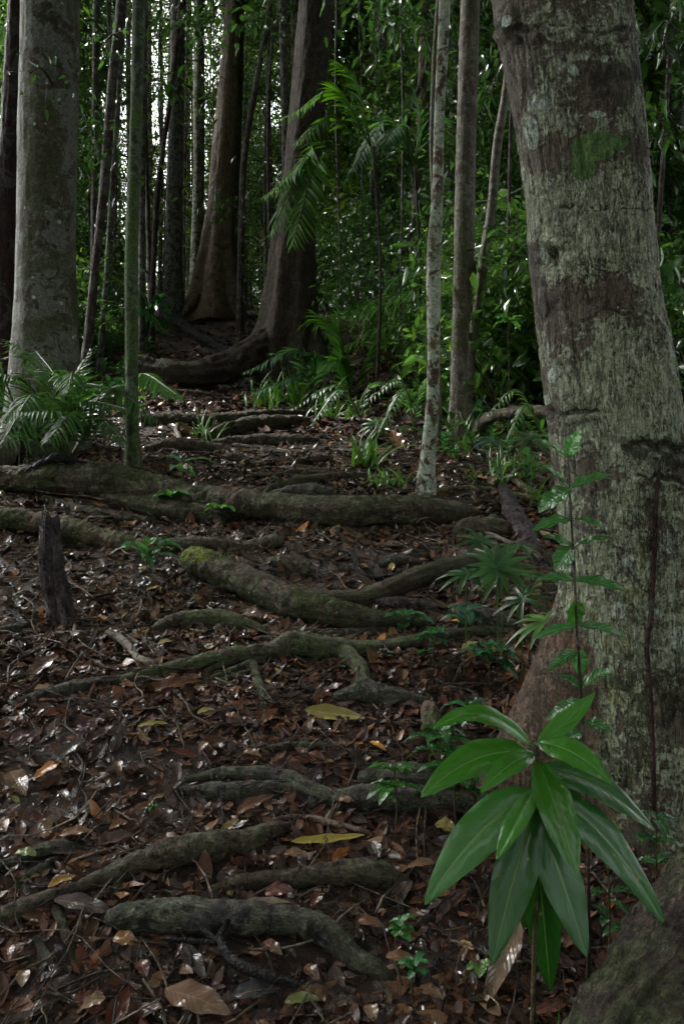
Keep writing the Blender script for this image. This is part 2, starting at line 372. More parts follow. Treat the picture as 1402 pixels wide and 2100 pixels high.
# ---------------------------------------------------------------- ground
def axis(segs):
    out = []
    for a, b, st in segs: out.append(np.arange(a, b, st))
    return np.concatenate(out)
gx = axis([(-260, -60, 20), (-60, -15, 3), (-15, -4, .4), (-4, 4, .05), (4, 15, .4), (15, 60, 3), (60, 261, 20)])
gy = axis([(-18, -3, 1), (-3, .6, .2), (.6, 8, .04), (8, 20, .1), (20, 40, .6), (40, 120, 4), (120, 300, 20)])
X, Y = np.meshgrid(gx, gy, indexing='xy'); Z = G(X, Y)
g = Geo(); nx, ny = len(gx), len(gy)
a = (np.arange(ny-1)[:, None]*nx+np.arange(nx-1)[None]).ravel()
g.add(np.stack([X, Y, Z], -1), np.stack([a, a+1, a+1+nx, a+nx], -1))
go = g.build('ground', M['soil']); go['kind'] = 'structure'

# ---------------------------------------------------------------- roots across the trail
ROOTSEG = []     # (points, radii) kept so that litter stays off the roots
def rootpts(px_list, sink=.55):
    P, R = [], []
    for (x, y, r) in px_list:
        d = hit(x, y+r*.95)
        rr = r/FPX*d
        c = Wp(x, y, d); c[1] += rr*.4; c[2] += rr*.15
        P.append(c); R.append(rr)
    return np.array(P), np.array(R)
def smooth_d(P):
    # keep neighbouring depths from jumping
    y = P[:, 1].copy()
    for _ in range(2):
        y[1:-1] = .25*y[:-2]+.5*y[1:-1]+.25*y[2:]
    k = y/P[:, 1]
    Q = P.copy(); Q[:, 1] = y; Q[:, 0] *= k; Q[:, 2] = CAMZ+(P[:, 2]-CAMZ)*k
    return Q, k
def root(px_list, mat, label, rough=.22, branches=(), name='root', cat='root', seed=None, parent=None):
    P, R = rootpts(px_list); P, k = smooth_d(P); R = R*k
    seed = seed or int(abs(px_list[0][0])*3+px_list[0][1])
    L = np.linalg.norm(np.diff(P, axis=0), axis=1).sum()
    o0 = P[len(P)//2]
    g = Geo()
    c, r = tube(g, P, R, uvlen=L/(6.283*float(R.mean()))*2.2, seg=40, n=int(min(300, max(30, L/.006))), rough=rough, nf=7, seed=seed, ridge=.07, nr=6)
    ROOTSEG.append((c, r))
    if parent is not None: o0 = np.array(parent.location)
    for b in branches:
        Pb, Rb = rootpts(b); Pb, k = smooth_d(Pb); Rb = Rb*k
        c, r = tube(g, Pb, Rb, seg=16, n=60, rough=rough, nf=7, seed=seed+3); ROOTSEG.append((c, r))
    o = g.build(name, M[mat], parent, origin=o0)
    if parent is None: tag(o, label, cat)
    return o

root([(-70,985,24),(-20,988,26),(60,984,28),(150,988,32),(250,1000,36),(340,1018,34),(430,1034,31),(520,1040,29),(620,1050,29),(700,1055,33),(800,1052,30),(880,1049,26),(940,1051,20),(975,1056,8)], 'root',
     'thick log-like root spanning the whole trail below the green mossy trunk', branches=[[(210,1020,12),(280,1035,18),(350,1048,21),(420,1058,19),(470,1062,8)], [(620,1035,10),(680,1045,16),(730,1062,16),(770,1072,8)]])
root([(-60,1066,22),(0,1068,24),(60,1072,24),(130,1086,23),(200,1107,22),(260,1118,18),(320,1126,12)], 'rootred', 'reddish brown root running down from the edge behind the rotten stump', branches=[[(230,1100,8),(215,1125,10),(160,1118,6)]])
root([(310,1130,6),(350,1120,13),(420,1117,14),(500,1124,13),(555,1114,14),(578,1112,10)], 'root', 'slim mossy root lying between the log-like root and the moss-tipped root')
root([(384,1152,20),(400,1156,27),(430,1166,30),(480,1190,31),(540,1216,31),(600,1243,33),(680,1262,31),(750,1274,24),(820,1278,15),(880,1282,8)], 'rootmoss', 'thick root with a rounded bright green moss tip in mid trail', rough=.16,
     branches=[[(560,1205,10),(620,1222,16),(680,1233,20),(740,1232,21),(790,1214,21),(850,1188,20),(920,1167,19),(980,1152,15),(1040,1140,8)]])
mr = [o for o in bpy.data.objects if o.get('label', '').startswith('thick root with a rounded bright')][0]
g = Geo(); Pm, Rm = rootpts([(386,1152,19),(400,1156,27),(430,1167,29),(465,1186,24)]); tube(g, Pm+np.array([0, -.002, .004]), Rm*1.05, seg=60, n=90, rough=.12, nf=20, seed=4)
g.build('moss', M['mosscap'], mr, origin=np.array(mr.location))
root([(312,1290,5),(345,1277,12),(400,1267,15),(455,1270,16),(510,1283,12),(548,1296,5)], 'rootpale', 'short arched grey green root left of the thick moss-tipped root')
root([(225,1402,6),(300,1382,12),(370,1368,14),(440,1352,15),(510,1342,17),(560,1336,18),(598,1322,24),(640,1330,24),(700,1334,20),(760,1330,14),(830,1322,14),(900,1306,13),(970,1300,12),(1050,1297,8)], 'rootpale',
     'knobbly branching root with pale mossy knuckle and thin rootlets', rough=.2,
     branches=[[(590,1335,14),(540,1350,9),(480,1356,7),(420,1376,4)], [(560,1348,9),(500,1366,7),(415,1398,4)], [(530,1372,6),(470,1390,5),(412,1408,3)],
               [(520,1362,9),(527,1395,9),(540,1430,10),(536,1456,5)], [(695,1332,16),(725,1358,18),(745,1388,15),(728,1416,9)]])
root([(40,1440,6),(90,1424,10),(150,1412,13),(210,1400,11),(260,1392,6)], 'rootgrey', 'low dark root half buried in litter at the end of the branching root')
root([(685,1432,9),(730,1424,17),(780,1428,20),(830,1434,17),(880,1440,6)], 'rootgrey', 'short dark grey root humped above the curled yellow leaf', branches=[[(742,1400,12),(758,1412,15),(775,1425,10)]])
root([(880,1452,15),(882,1475,20),(884,1505,20)], 'rootred', 'stubby reddish root knob left of the big trunk buttress')
root([(365,1622,6),(430,1626,16),(500,1628,19),(560,1622,17),(620,1622,10)], 'rootgrey', 'lower of the two dark roots merging in front of the split log', branches=[[(380,1600,7),(450,1588,11),(520,1590,15),(590,1602,17),(640,1628,19),(700,1650,16)]])
root([(688,1642,18),(750,1642,25),(830,1644,27),(910,1650,25),(970,1655,14)], 'rootgrey', 'dark weathered split log beside the thin-stemmed seedling', branches=[[(735,1598,12),(800,1594,22),(870,1598,24),(930,1606,16)]], name='log', cat='log')
root([(-50,1912,16),(0,1888,19),(60,1862,18),(130,1836,15),(200,1808,16),(270,1784,23),(350,1756,29),(430,1745,31),(500,1730,25),(560,1706,16),(605,1694,7)], 'root', 'long diagonal root with mossy patch rising from the lower edge', branches=[[(240,1795,12),(242,1820,9),(238,1842,7)]])
root([(425,1828,7),(500,1812,16),(580,1807,19),(660,1800,22),(735,1796,27),(790,1804,24),(840,1826,12)], 'root', 'root with a mossy hump at its end behind the thickest dark root')
root([(222,1898,16),(245,1893,30),(310,1889,35),(390,1890,36),(470,1895,35),(560,1894,31),(635,1905,29),(688,1936,29),(730,1974,24),(785,2004,16),(812,2020,7)], 'rootgrey', 'thickest dark furrowed root curving down near the lower edge', rough=.18)
root([(108,1858,8),(125,1895,10),(145,1950,10),(160,2000,8),(168,2030,5)], 'rootmoss', 'thin mossy rootlet pointing down below the diagonal root')
root([(72,1928,8),(100,1975,10),(130,2025,10),(155,2060,6)], 'rootgrey', 'thin dark rootlet nearest the lower corner')
root([(-30,1790,9),(30,1770,12),(80,1748,13),(130,1740,13),(180,1748,5)], 'rootgrey', 'dark wet root sliver above the diagonal root')
root([(30,1826,7),(60,1800,10),(95,1775,9),(118,1762,5)], 'rootgrey', 'short slanted rootlet tucked above the diagonal root')
root([(272,862,11),(330,862,13),(400,864,13),(470,860,13),(540,851,10),(600,848,8),(650,850,4)], 'rootmoss', 'uppermost mossy root of the three-root step above the log-like root')
root([(422,898,8),(465,881,13),(525,870,15),(590,864,12),(640,862,5)], 'rootmoss', 'middle root of the three-root step slanting up the trail')
root([(435,908,6),(500,905,11),(570,903,12),(625,902,9),(655,904,4)], 'root', 'lowest root of the three-root step on the upper trail')
root([(296,922,7),(350,914,13),(420,918,11),(470,922,5)], 'root', 'low root half hidden in litter right of the green mossy trunk')
root([(455,940,6),(480,938,9),(510,946,5)], 'root', 'tiny root bump in the litter below the three-root step')
root([(600,950,5),(640,942,8),(680,940,6)], 'root', 'small arched rootlet on the upper trail litter')
root([(545,1008,8),(590,992,9),(640,983,9),(700,978,9),(755,974,5)], 'rootmoss', 'narrow mossy root fanning out just behind the log-like root')
root([(555,1016,8),(600,1010,14),(650,1010,15),(690,1014,8)], 'rootgrey', 'pale grey rounded root bump behind the log-like root')
root([(546,1152,7),(580,1154,14),(615,1164,15),(632,1178,8)], 'root', 'short bent brown root hump below the slim mossy root')
root([(775,1158,6),(815,1150,10),(860,1152,6)], 'rootgrey', 'small grey root bump by the black forked twig')
root([(770,1238,8),(810,1240,14),(860,1244,13),(900,1246,6)], 'rotten', 'rough barked dead branch piece between the two forks of root', name='dead_branch', cat='branch')
root([(925,1250,10),(960,1260,20),(1010,1275,20),(1060,1288,10)], 'rootgrey', 'smooth purplish root beneath the fan-leaved seedlings')
root([(296,555,6),(320,600,8),(345,640,10),(380,673,11),(425,702,12),(465,722,12),(500,716,7)], 'black', 'dark root descending the bank to the central tree', rough=.25)

root([(522,925,4),(560,930,8),(598,932,4)], 'rootmoss', 'small mossy hump on the upper trail below the lowest step root')
root([(560,975,4),(610,968,7),(660,966,6),(700,962,3)], 'root', 'faint narrow root above the fanning mossy root')
root([(90,1020,5),(160,1045,10),(240,1062,12),(300,1070,8)], 'root', 'shadowed root tucked under the log-like root at its left')
root([(-20,1300,8),(30,1290,10),(60,1282,6)], 'rootgrey', 'dark root end poking in below the reddish root')
root([(600,1290,5),(660,1300,9),(720,1300,10),(790,1296,7)], 'rootgrey', 'narrow grey root squeezed between the moss-tipped and branching roots')
root([(520,1540,4),(600,1530,8),(680,1535,7),(720,1545,4)], 'rootgrey', 'low dark rootlet below the curled yellow leaf')
root([(940,1300,5),(985,1320,9),(1030,1338,10),(1060,1352,6)], 'rootred', 'reddish root entering the litter beside the buttress')
root([(300,810,4),(350,806,7),(410,808,6),(450,812,3)], 'root', 'thin root crossing the trail below the sweeping root')
root([(480,985,3),(530,975,6),(575,978,4)], 'root', 'short rootlet showing through the upper trail litter')
# rotten stump, dead log end, mossy rock, branches
def stump():
    b = gpt(120, 1275); d = b[1]
    pts = [Wp(104, 1054, d), Wp(103, 1085, d), Wp(105, 1140, d), Wp(111, 1190, d), Wp(121, 1240, d), Wp(130, 1290, d)]
    R = np.array([15, 20, 22, 25, 28, 32])/FPX*d
    n, seg = 170, 72
    A = cr(np.c_[np.array(pts), R], n)
    th = np.linspace(0, 2*np.pi, seg, endpoint=False)
    h = np.linspace(0, 1, n)[:, None]
    rr = A[:, 3:4]*(1+.10*np.abs(vn(np.cos(th)*5, np.sin(th)*5, h*3, 3))*2-.25*sst(.25, .6, vn(np.cos(th)*3+7, np.sin(th)*3, h*4, 9))+.08*fbm(np.cos(th)*9, np.sin(th)*9, h*20, 4, 3))
    hole = np.exp(-((th-4.5)/.5)**2)[None]*sst(.62, .7, h)*sst(1.02, .9, h)     # torn hollow at its foot
    rr = rr*(1-.65*hole)
    top = .02*vn(np.cos(th)*2.5, np.sin(th)*2.5, 0, 8)
    V = np.stack([A[:, 0:1]+rr*np.cos(th), A[:, 1:2]+rr*np.sin(th), A[:, 2:3]+(1-sst(0, .1, h))*top[None]], -1)
    V = np.concatenate([np.broadcast_to(V[0].mean(0)-[0, 0, .03], (1, seg, 3)), V])
    m = n+1; i = np.arange(m-1)[:, None]*seg; j = np.arange(seg)[None]; j2 = (j+1) % seg
    g = Geo(); g.add(V, np.stack([i+j, i+seg+j, i+seg+j2, i+j2], -1))
    tag(g.build('stump', M['rotten'], origin=A[-1, :3]), 'upright rotten dark stump with crumbling foot standing in litter', 'stump')
stump()
def simple(name, pts, mat, label, cat, seg=18, rough=.25, branches=(), tint=None):
    P = np.array([Wp(x, y, d) for x, y, d, r in pts]); R = np.array([r/FPX*d for x, y, d, r in pts])
    g = Geo(); L = np.linalg.norm(np.diff(P, axis=0), axis=1).sum()
    tube(g, P, R, seg=seg, n=int(min(240, max(16, L/.008))), rough=rough, nf=6, seed=int(pts[0][0]) & 255, tint=tint)
    for b in branches:
        tube(g, np.array([Wp(x, y, d) for x, y, d, r in b]), np.array([r/FPX*d for x, y, d, r in b]), seg=8, n=30, rough=rough, seed=3, tint=tint)
    return tag(g.build(name, M[mat], origin=P[-1]), label, cat)
dl = hit(1090, 1125)
simple('dead_log', [(1030, 1000, dl+.5, 12), (1046, 1040, dl+.35, 17), (1066, 1085, dl+.15, 22), (1090, 1130, dl, 22), (1110, 1150, dl-.05, 10)], 'rotten', 'purple brown dead log end leaning downhill by the big trunk', 'log', seg=30, rough=.3)
dm = hit(985, 1108)
gk = Geo(); tube(gk, [Wp(925, 1100, dm+.05), Wp(950, 1090, dm+.08), Wp(990, 1088, dm+.1), (Wp(1030, 1095, dm+.1)), Wp(1055, 1105, dm+.1)], np.array([6, 24, 32, 28, 8])/FPX*dm, seg=30, n=60, rough=.3, nf=5, seed=5)
tag(gk.build('rock', M['rootmoss'], origin=Wp(990, 1110, dm)), 'lichen covered grey green boulder at the end of the log-like root', 'rock')
d1 = hit(100, 1012)-.05
simple('fallen_branch', [(-30, 976, d1, 7), (20, 972, d1, 8), (60, 966, d1, 9), (95, 948, d1, 9), (125, 938, d1, 10), (150, 948, d1+.05, 10), (180, 955, d1+.1, 8), (200, 962, d1+.15, 4)], 'black', 'black crooked branch resting on top of the log-like root', 'branch')
simple('fallen_branch', [(988, 905, 6.3, 13), (985, 880, 6.2, 13), (1000, 860, 6.0, 12), (1040, 846, 5.8, 11), (1090, 842, 5.6, 11), (1140, 845, 5.4, 11)], 'root', 'arched brown branch reaching out from behind the big trunk', 'branch')
# twigs that can be told apart
def twig(px, label, mat='twig', tint=(1, 1, 1), branches=(), lift=0.012):
    def cv(l):
        out = []
        for x, y, r in l:
            d = hit(x, y+r); out.append((x, y, d-lift*2, r))
        return out
    return simple('twig', cv(px), mat, label, 'twig', seg=8, rough=.2, branches=[cv(b) for b in branches], tint=tint)
twig([(478, 1872, 5), (462, 1900, 6), (450, 1925, 8), (478, 1970, 11), (540, 1998, 12), (612, 2022, 8)], 'black wet forked stick in front of the thickest dark root', 'black', branches=[[(400, 1885, 4), (420, 1910, 6), (448, 1930, 6)], [(330, 1925, 4), (400, 1930, 6), (450, 1935, 5)]], lift=.03)
twig([(700, 1128, 4), (722, 1135, 6), (742, 1178, 7), (775, 1184, 5), (810, 1180, 6), (818, 1170, 4)], 'black forked twig lying above the forked thick root', 'black')
twig([(220, 1298, 8), (250, 1312, 10), (270, 1332, 9), (285, 1350, 8), (320, 1362, 7)], 'pale grey broken twig lying left of the arched root', tint=(2.2, 2.2, 2), branches=[[(262, 1305, 6), (285, 1320, 4)]])
twig([(50, 1310, 3), (110, 1300, 4), (180, 1296, 5)], 'thin pale twig right below the rotten stump', tint=(2, 1.9, 1.8))
twig([(370, 850, 2), (362, 880, 5), (368, 900, 6), (355, 935, 4)], 'crooked pale rootlet standing on the upper trail', tint=(2, 1.8, 1.6), branches=[[(330, 840, 2), (352, 870, 3)], [(400, 862, 2), (370, 880, 3)]])
twig([(695, 858, 3), (740, 862, 4), (800, 858, 3)], 'bare white twig under the ferny plants beside the upper trail', tint=(3, 2.9, 2.7))
twig([(560, 1680, 4), (620, 1675, 6), (690, 1690, 7), (760, 1708, 5)], 'purplish fallen twig crossing below the split log', tint=(1.6, 1.3, 1.2), branches=[[(700, 1640, 4), (680, 1665, 5), (662, 1690, 4)]])
twig([(640, 1655, 3), (690, 1625, 4), (750, 1605, 4)], 'thin dark curved twig leaning over the split log', tint=(.8, .8, .8))
twig([(905, 1078, 3), (990, 1092, 5), (1060, 1120, 5), (1110, 1145, 4)], 'long grey twig passing the boulder toward the big trunk', tint=(1.8, 1.8, 1.8))
twig([(1010, 975, 4), (1045, 978, 6), (1075, 1000, 7), (1100, 1010, 3)], 'pale peeled twig on the litter beside the big trunk', tint=(2.6, 2.5, 2.3), branches=[[(1075, 995, 4), (1082, 1020, 3)]])
twig([(860, 1010, 4), (960, 1000, 5), (1040, 1010, 4), (1100, 1020, 3)], 'long greenish twig lying behind the boulder', tint=(1.5, 1.9, 1.1))
twig([(715, 1240, 2), (770, 1172, 0.5), (780, 1220, 3)], 'fine pale root hair draped over the forked root', tint=(2, 2, 2)) if False else None
twig([(280, 1505, 5), (300, 1560, 6), (330, 1600, 5)], 'dark slanted twig in the middle of the litter slope', tint=(.8, .8, .8)) if False else None
twig([(430, 1245, 3), (540, 1140, 4), (625, 1095, 3)], 'thin dark twig slanting up toward the log-like root', tint=(.8, .8, .8)) if False else None
twig([(640, 1500, 3), (700, 1480, 3), (820, 1470, 3)], 'thin twig beyond the curled yellow leaf', tint=(1.4, 1.2, 1.1)) if False else None

# ---------------------------------------------------------------- trees with traced trunks
def crown_mesh(name, n=2600, R=(2.6, 2.6, 1.8), ls=.16, lw=.07, clumps=40, seed=1, base=(.035, .085, .022), zc=0, seg=2, fold=.3, low=None, clump_r=.42, droop=.25):
    st = np.random.default_rng(seed)
    c = st.normal(size=(clumps, 3)); c = c/np.linalg.norm(c, axis=1)[:, None]*st.random((clumps, 1))**.45
    c = c*np.array(R)+[0, 0, zc]
    if low is not None: c[:, 2] = st.uniform(low[0], low[1], clumps)
    k = st.integers(0, clumps, n)
    P = c[k]+st.normal(size=(n, 3))*clump_r*np.array([1, 1, .6])
    T = st.normal(size=(n, 3)); T[:, 2] = T[:, 2]*.5-droop; Nn = st.normal(size=(n, 3))*.6+[0, 0, 1]
    cl = np.exp(st.normal(0, .28, (clumps, 1)))[k]
    t = np.array(base)*cl*np.exp(st.normal(0, .25, (n, 1)))
    yl = st.random((n, 1)) < .12; t = np.where(yl, t*[1.9, 1.5, .9], t)
    g = Geo(); sz = np.exp(st.normal(0, .3, n))
    leaves(g, P, T, Nn, ls*sz, lw*sz, seg=seg, cols=2, curl=.5, fold=fold, tint=np.clip(t, .004, .3))
    return g, c
_crowns = []
for q in range(4):
    g_, c_ = crown_mesh('crown', n=2600, R=(2.3, 2.3, 1.5), ls=.26, lw=.12, clumps=34, seed=50+q, clump_r=.5)
    _crowns.append((g_.mesh('crown', M['leaf_far']), c_))
def add_crown(parent, top, k, scale=1.0):
    o = bpy.data.objects.new('crown', _crowns[k % 4][0]); COL.objects.link(o); o.parent = parent
    o.location = Vector([float(a) for a in top]); o.scale = (scale,)*3; o.rotation_euler = (0, 0, k*1.3)
    return o
def trunk(label, d, rows, mat, name='tree', seg=40, flare=1.35, flute=0.0, nfl=5, zt=11.0, rough=.06, crown=True, base_row=None, cscale=1.0, group=None, kcr=0, dtop=None, cat='tree', step=.035, roots=()):
    """rows: (row, left edge, right edge) in the photograph at distance d"""
    rows = sorted(rows)
    xs = np.array([((a+b)/2-701)/FPX*d for r, a, b in rows]); rs = np.array([(b-a)/2/FPX*d for r, a, b in rows])
    zs = np.array([CAMZ+(1050-r)/FPX*d for r, a, b in rows])
    ztop = max(zt, zs[0]+.5); sl = (xs[0]-xs[min(2, len(xs)-1)])/(zs[0]-zs[min(2, len(xs)-1)]+1e-6)
    sl = np.clip(sl, -.12, .12)
    xs = np.r_[xs[0]+sl*(ztop-zs[0]), xs]; rs = np.r_[rs[0]*.8, rs]; zs = np.r_[ztop, zs]
    xb = xs[-1]+ (0); zb = float(G(xb, d))
    if zs[-1] > zb-.1: xs = np.r_[xs, xb]; rs = np.r_[rs, rs[-1]]; zs = np.r_[zs, zb-.12]
    n = int(min(500, max(60, (zs[0]-zs[-1])/step)))
    z = np.linspace(zs[0], zs[-1], n)
    # smooth interpolation
    o = np.argsort(zs); xi = np.interp(z, zs[o], xs[o]); ri = np.interp(z, zs[o], rs[o])
    kk = np.hanning(max(5, n//18) | 1); kk /= kk.sum(); pad = len(kk)//2
    xi = np.convolve(np.pad(xi, pad, mode='edge'), kk, 'valid'); ri = np.convolve(np.pad(ri, pad, mode='edge'), kk, 'valid')
    hb = np.clip((z-zb)/(ri[-1]*5), 0, 1)
    fl = 1+(flare-1)*(1-sst(0, 1, hb))
    th = np.linspace(0, 2*np.pi, seg, endpoint=False)
    sd_ = int(abs(xb)*100+d*10)
    rr = (ri*fl)[:, None]*(1+flute*(1-sst(0, 1, hb*.7))[:, None]*np.cos(nfl*th+1.3)[None]+rough*fbm(np.cos(th)*2.2, np.sin(th)*2.2, z[:, None]*1.6, sd_, 4)
         + rough*.5*vn(np.cos(th)*9, np.sin(th)*9, z[:, None]*9, sd_))
    V = np.stack([xi[:, None]+rr*np.cos(th), d+rr*np.sin(th), np.broadcast_to(z[:, None], rr.shape)], -1)
    i = np.arange(n-1)[:, None]*seg; j = np.arange(seg)[None]; j2 = (j+1) % seg
    g = Geo(); g.add(V, np.stack([i+j, i+seg+j, i+seg+j2, i+j2], -1), np.stack(np.broadcast_arrays(j/seg, z[:, None]), -1))
    base = np.array([xb, d, zb])
    e = empty(name, base, label, cat, group)
    if crown and int(abs(xb)*1000) % 2 == 0:   # limbs and crown above the frame, added to shade the scene below
        c = _crowns[kcr % 4][1]*cscale
        top = np.array([xi[0], d, z[0]])
        for q in range(7):
            e1 = top+[0, 0, 1.2*cscale]+c[q*4]; m = top*.6+e1*.4+[0, 0, .25]
            tube(g, [top-[0, 0, .3*q/7+.05], m, e1], [rs[0]*.7, rs[0]*.4, .012], seg=8, n=12, rough=.1)
        add_crown(e, top+[0, 0, 1.2*cscale]-base, kcr, cscale)
    t = g.build('trunk', M[mat], e, origin=base)
    return e

trunk('dark reddish tree trunk at the edge behind the mottled grey tree', 7.5, [(0, 18, 50), (150, 10, 46), (300, 0, 40), (500, -12, 38), (700, -14, 34)], 'b_red', kcr=1, rough=.12)
T2 = trunk('broad pale grey tree mottled with lichen rising behind the palm clump', 6.0, [(0, 45, 162), (120, 43, 161), (250, 40, 159), (400, 38, 156), (500, 35, 154), (600, 33, 155), (720, 30, 156), (820, 26, 160), (900, 16, 172)], 'b_pale', kcr=2, seg=90, rough=.04, flare=1.2, cscale=1.2, step=.02)
rp = [(20, 905, 26), (-10, 935, 34), (-60, 960, 40)]
root(rp, 'b_brn', '', parent=T2)
trunk('thin dark leaning sapling between mottled tree and mossy green trunk', 8.8, [(0, 239, 259), (60, 235, 255), (120, 225, 245), (180, 220, 238), (270, 213, 232), (400, 203, 222), (520, 190, 207), (600, 182, 200), (700, 171, 190), (790, 160, 180)], 'b_dark', kcr=3, rough=.12, seg=28)
trunk('very thin grey sapling just behind the dark leaning sapling', 10.5, [(0, 252, 261), (250, 235, 246), (450, 221, 231), (600, 211, 222), (730, 199, 212)], 'b_grey', kcr=0, seg=20, cscale=.8)
trunk('slim mossy green trunk standing behind the log-like root', 5.35, [(0, 272, 299), (120, 270, 296), (250, 267, 292), (400, 261, 287), (520, 256, 283), (620, 256, 283), (700, 257, 283), (850, 257, 284), (930, 258, 287), (965, 255, 292)], 'b_green', kcr=1, seg=48, rough=.05, flare=1.15, cscale=.8, step=.02)
trunk('slender dark trunk half hidden by the mossy green trunk', 12.0, [(0, 290, 303), (300, 286, 299), (600, 284, 297)], 'b_grey', kcr=2, seg=20)
trunk('grey mottled trunk with small white lichen disc beside the trail top', 16.2, [(0, 351, 382), (200, 347, 378), (400, 341, 376), (500, 338, 374), (600, 336, 375), (645, 330, 378)], 'b_grey', kcr=3, seg=40, flare=1.15, cscale=1.2)
trunk('thin white barked trunk behind the trail top', 18.5, [(0, 399, 419), (200, 396, 416), (350, 397, 414), (500, 392, 413), (600, 388, 412)], 'b_lich', kcr=0, seg=28, flare=1.6, flute=.15)
T7 = trunk('reddish brown fibrous tree with buttresses at the trail top', 16.5, [(0, 465, 500), (100, 454, 492), (200, 446, 488), (300, 436, 482), (400, 428, 476), (500, 417, 472), (560, 408, 474), (610, 400, 480), (650, 385, 492)], 'b_fib', kcr=1, crown=False, seg=72, flare=1.25, flute=.16, nfl=5, cscale=1.4, step=.03)
for rl in ([(405, 600, 8), (392, 622, 9), (380, 640, 6), (368, 652, 3)], [(475, 610, 9), (488, 640, 8), (500, 662, 5)], [(430, 640, 9), (420, 660, 7), (408, 672, 4)], [(450, 650, 9), (455, 668, 6), (458, 680, 3)]):
    P = np.array([Wp(x, y, 16.1) for x, y, r in rl]); P[:, 2] = np.minimum(P[:, 2], 99)
    gq = Geo(); tube(gq, P, np.array([r for x, y, r in rl])/FPX*16.1, seg=14, n=24, rough=.2)
    gq.build('root', M['b_fib'], T7, origin=np.array(T7.location))
trunk('grey green trunk fused behind the reddish brown buttressed tree', 16.9, [(0, 480, 502), (200, 474, 498), (400, 466, 490), (600, 462, 488), (650, 458, 492)], 'b_brn', kcr=2, seg=28)
trunk('thin crooked dark sapling right of the reddish brown tree', 14.5, [(0, 549, 560), (60, 542, 555), (120, 528, 540), (200, 514, 527), (280, 500, 512), (350, 492, 505), (450, 489, 503), (620, 484, 498)], 'b_dark', kcr=3, seg=18, rough=.15, cscale=.8)
trunk('thin pale trunk showing left of the central dark tree', 15.0, [(0, 571, 588), (100, 573, 588), (250, 577, 592), (600, 580, 596)], 'b_grey', kcr=0, seg=24)
T10 = trunk('large dark brown leaning tree in the centre with sweeping root', 10.2, [(0, 614, 684), (80, 606, 678), (150, 600, 671), (250, 591, 664), (350, 583, 655), (450, 566, 646), (500, 558, 644), (600, 548, 643), (660, 538, 645), (700, 528, 650), (740, 514, 657), (790, 500, 668)], 'b_cent', kcr=2, crown=False, seg=110, flare=1.12, flute=.09, nfl=7, cscale=1.5, step=.02)
P = [(268, 742, 16, 9.4), (290, 752, 24, 9.35), (330, 764, 27, 9.35), (380, 769, 27, 9.4), (430, 764, 30, 9.5), (480, 750, 32, 9.65), (520, 728, 36, 9.85), (550, 705, 34, 10.05), (580, 690, 30, 10.2)]
gq = Geo(); c_, r_ = tube(gq, np.array([Wp(x, y, d) for x, y, r, d in P]), np.array([r/FPX*d for x, y, r, d in P]), seg=64, n=200, rough=.18, nf=6, ridge=.10, nr=9); ROOTSEG.append((c_, r_))
gq.build('root', M['b_cent'], T10, origin=np.array(T10.location))
P = [(640, 700, 30, 10.1), (655, 750, 26, 9.9), (680, 790, 18, 9.7), (720, 815, 8, 9.5)]
gq = Geo(); tube(gq, np.array([Wp(x, y, d) for x, y, r, d in P]), np.array([r/FPX*d for x, y, r, d in P]), seg=24, n=60, rough=.15, nf=5)
gq.build('root', M['b_cent'], T10, origin=np.array(T10.location))
trunk('pale slender trunk covered with greenish white lichen', 4.85, [(0, 899, 923), (80, 897, 920), (150, 893, 916), (220, 890, 911), (300, 888, 909), (400, 886, 909), (450, 880, 907), (520, 873, 903), (600, 873, 904), (700, 876, 901), (800, 875, 901), (870, 870, 898), (930, 862, 893), (990, 855, 890)], 'b_lich', kcr=3, seg=56, rough=.05, flare=1.25, cscale=.8, step=.02)
trunk('thin dark trunk tight behind the pale lichen trunk', 6.2, [(0, 894, 905), (100, 886, 897), (300, 879, 889), (420, 884, 894), (600, 890, 900), (900, 896, 906)], 'b_brn', kcr=0, seg=20, cscale=.7)
trunk('smooth brown trunk right of the pale lichen trunk', 6.4, [(0, 944, 983), (120, 940, 980), (250, 936, 976), (400, 932, 973), (500, 930, 972), (600, 929, 967), (700, 925, 959), (800, 922, 955), (880, 921, 962)], 'b_brn', kcr=1, seg=56, rough=.04, flare=1.35, flute=.08, step=.02)
trunk('thin sinuous grey trunk between brown trunk and the big tree', 6.6, [(0, 1042, 1058), (75, 1039, 1053), (200, 1028, 1044), (280, 1010, 1030), (350, 1005, 1023), (435, 998, 1018), (520, 982, 1002), (640, 968, 988), (720, 956, 976), (800, 948, 968), (900, 944, 968)], 'b_brn', kcr=2, seg=32, rough=.07, flare=1.5, cscale=.8, step=.02)
trunk('reddish slim trunk wrapped by a dark vine right of centre', 11.0, [(0, 864, 884), (200, 854, 874), (400, 845, 862), (520, 838, 854), (760, 826, 842)], 'b_fib', kcr=3, seg=24, cscale=.8)
trunk('pale straight trunk high in the forest right of centre', 17.0, [(0, 804, 828), (150, 786, 810), (300, 776, 800), (600, 760, 784)], 'b_grey', kcr=0, seg=24)
trunk('whitish broken trunk among leaves right of the central tree', 14.0, [(0, 770, 786), (300, 764, 780), (420, 752, 770), (500, 746, 762), (700, 742, 756)], 'b_grey', kcr=1, seg=20)
trunk('thin black straight sapling left of the big tree', 7.0, [(0, 1050, 1057), (300, 1042, 1049), (600, 1036, 1043), (850, 1034, 1042)], 'b_red', kcr=2, seg=16, cscale=.6)
trunk('grey trunk at the edge behind the big tree', 9.0, [(0, 1382, 1404), (200, 1378, 1402), (500, 1366, 1390), (800, 1356, 1382)], 'b_grey', kcr=3, seg=32)
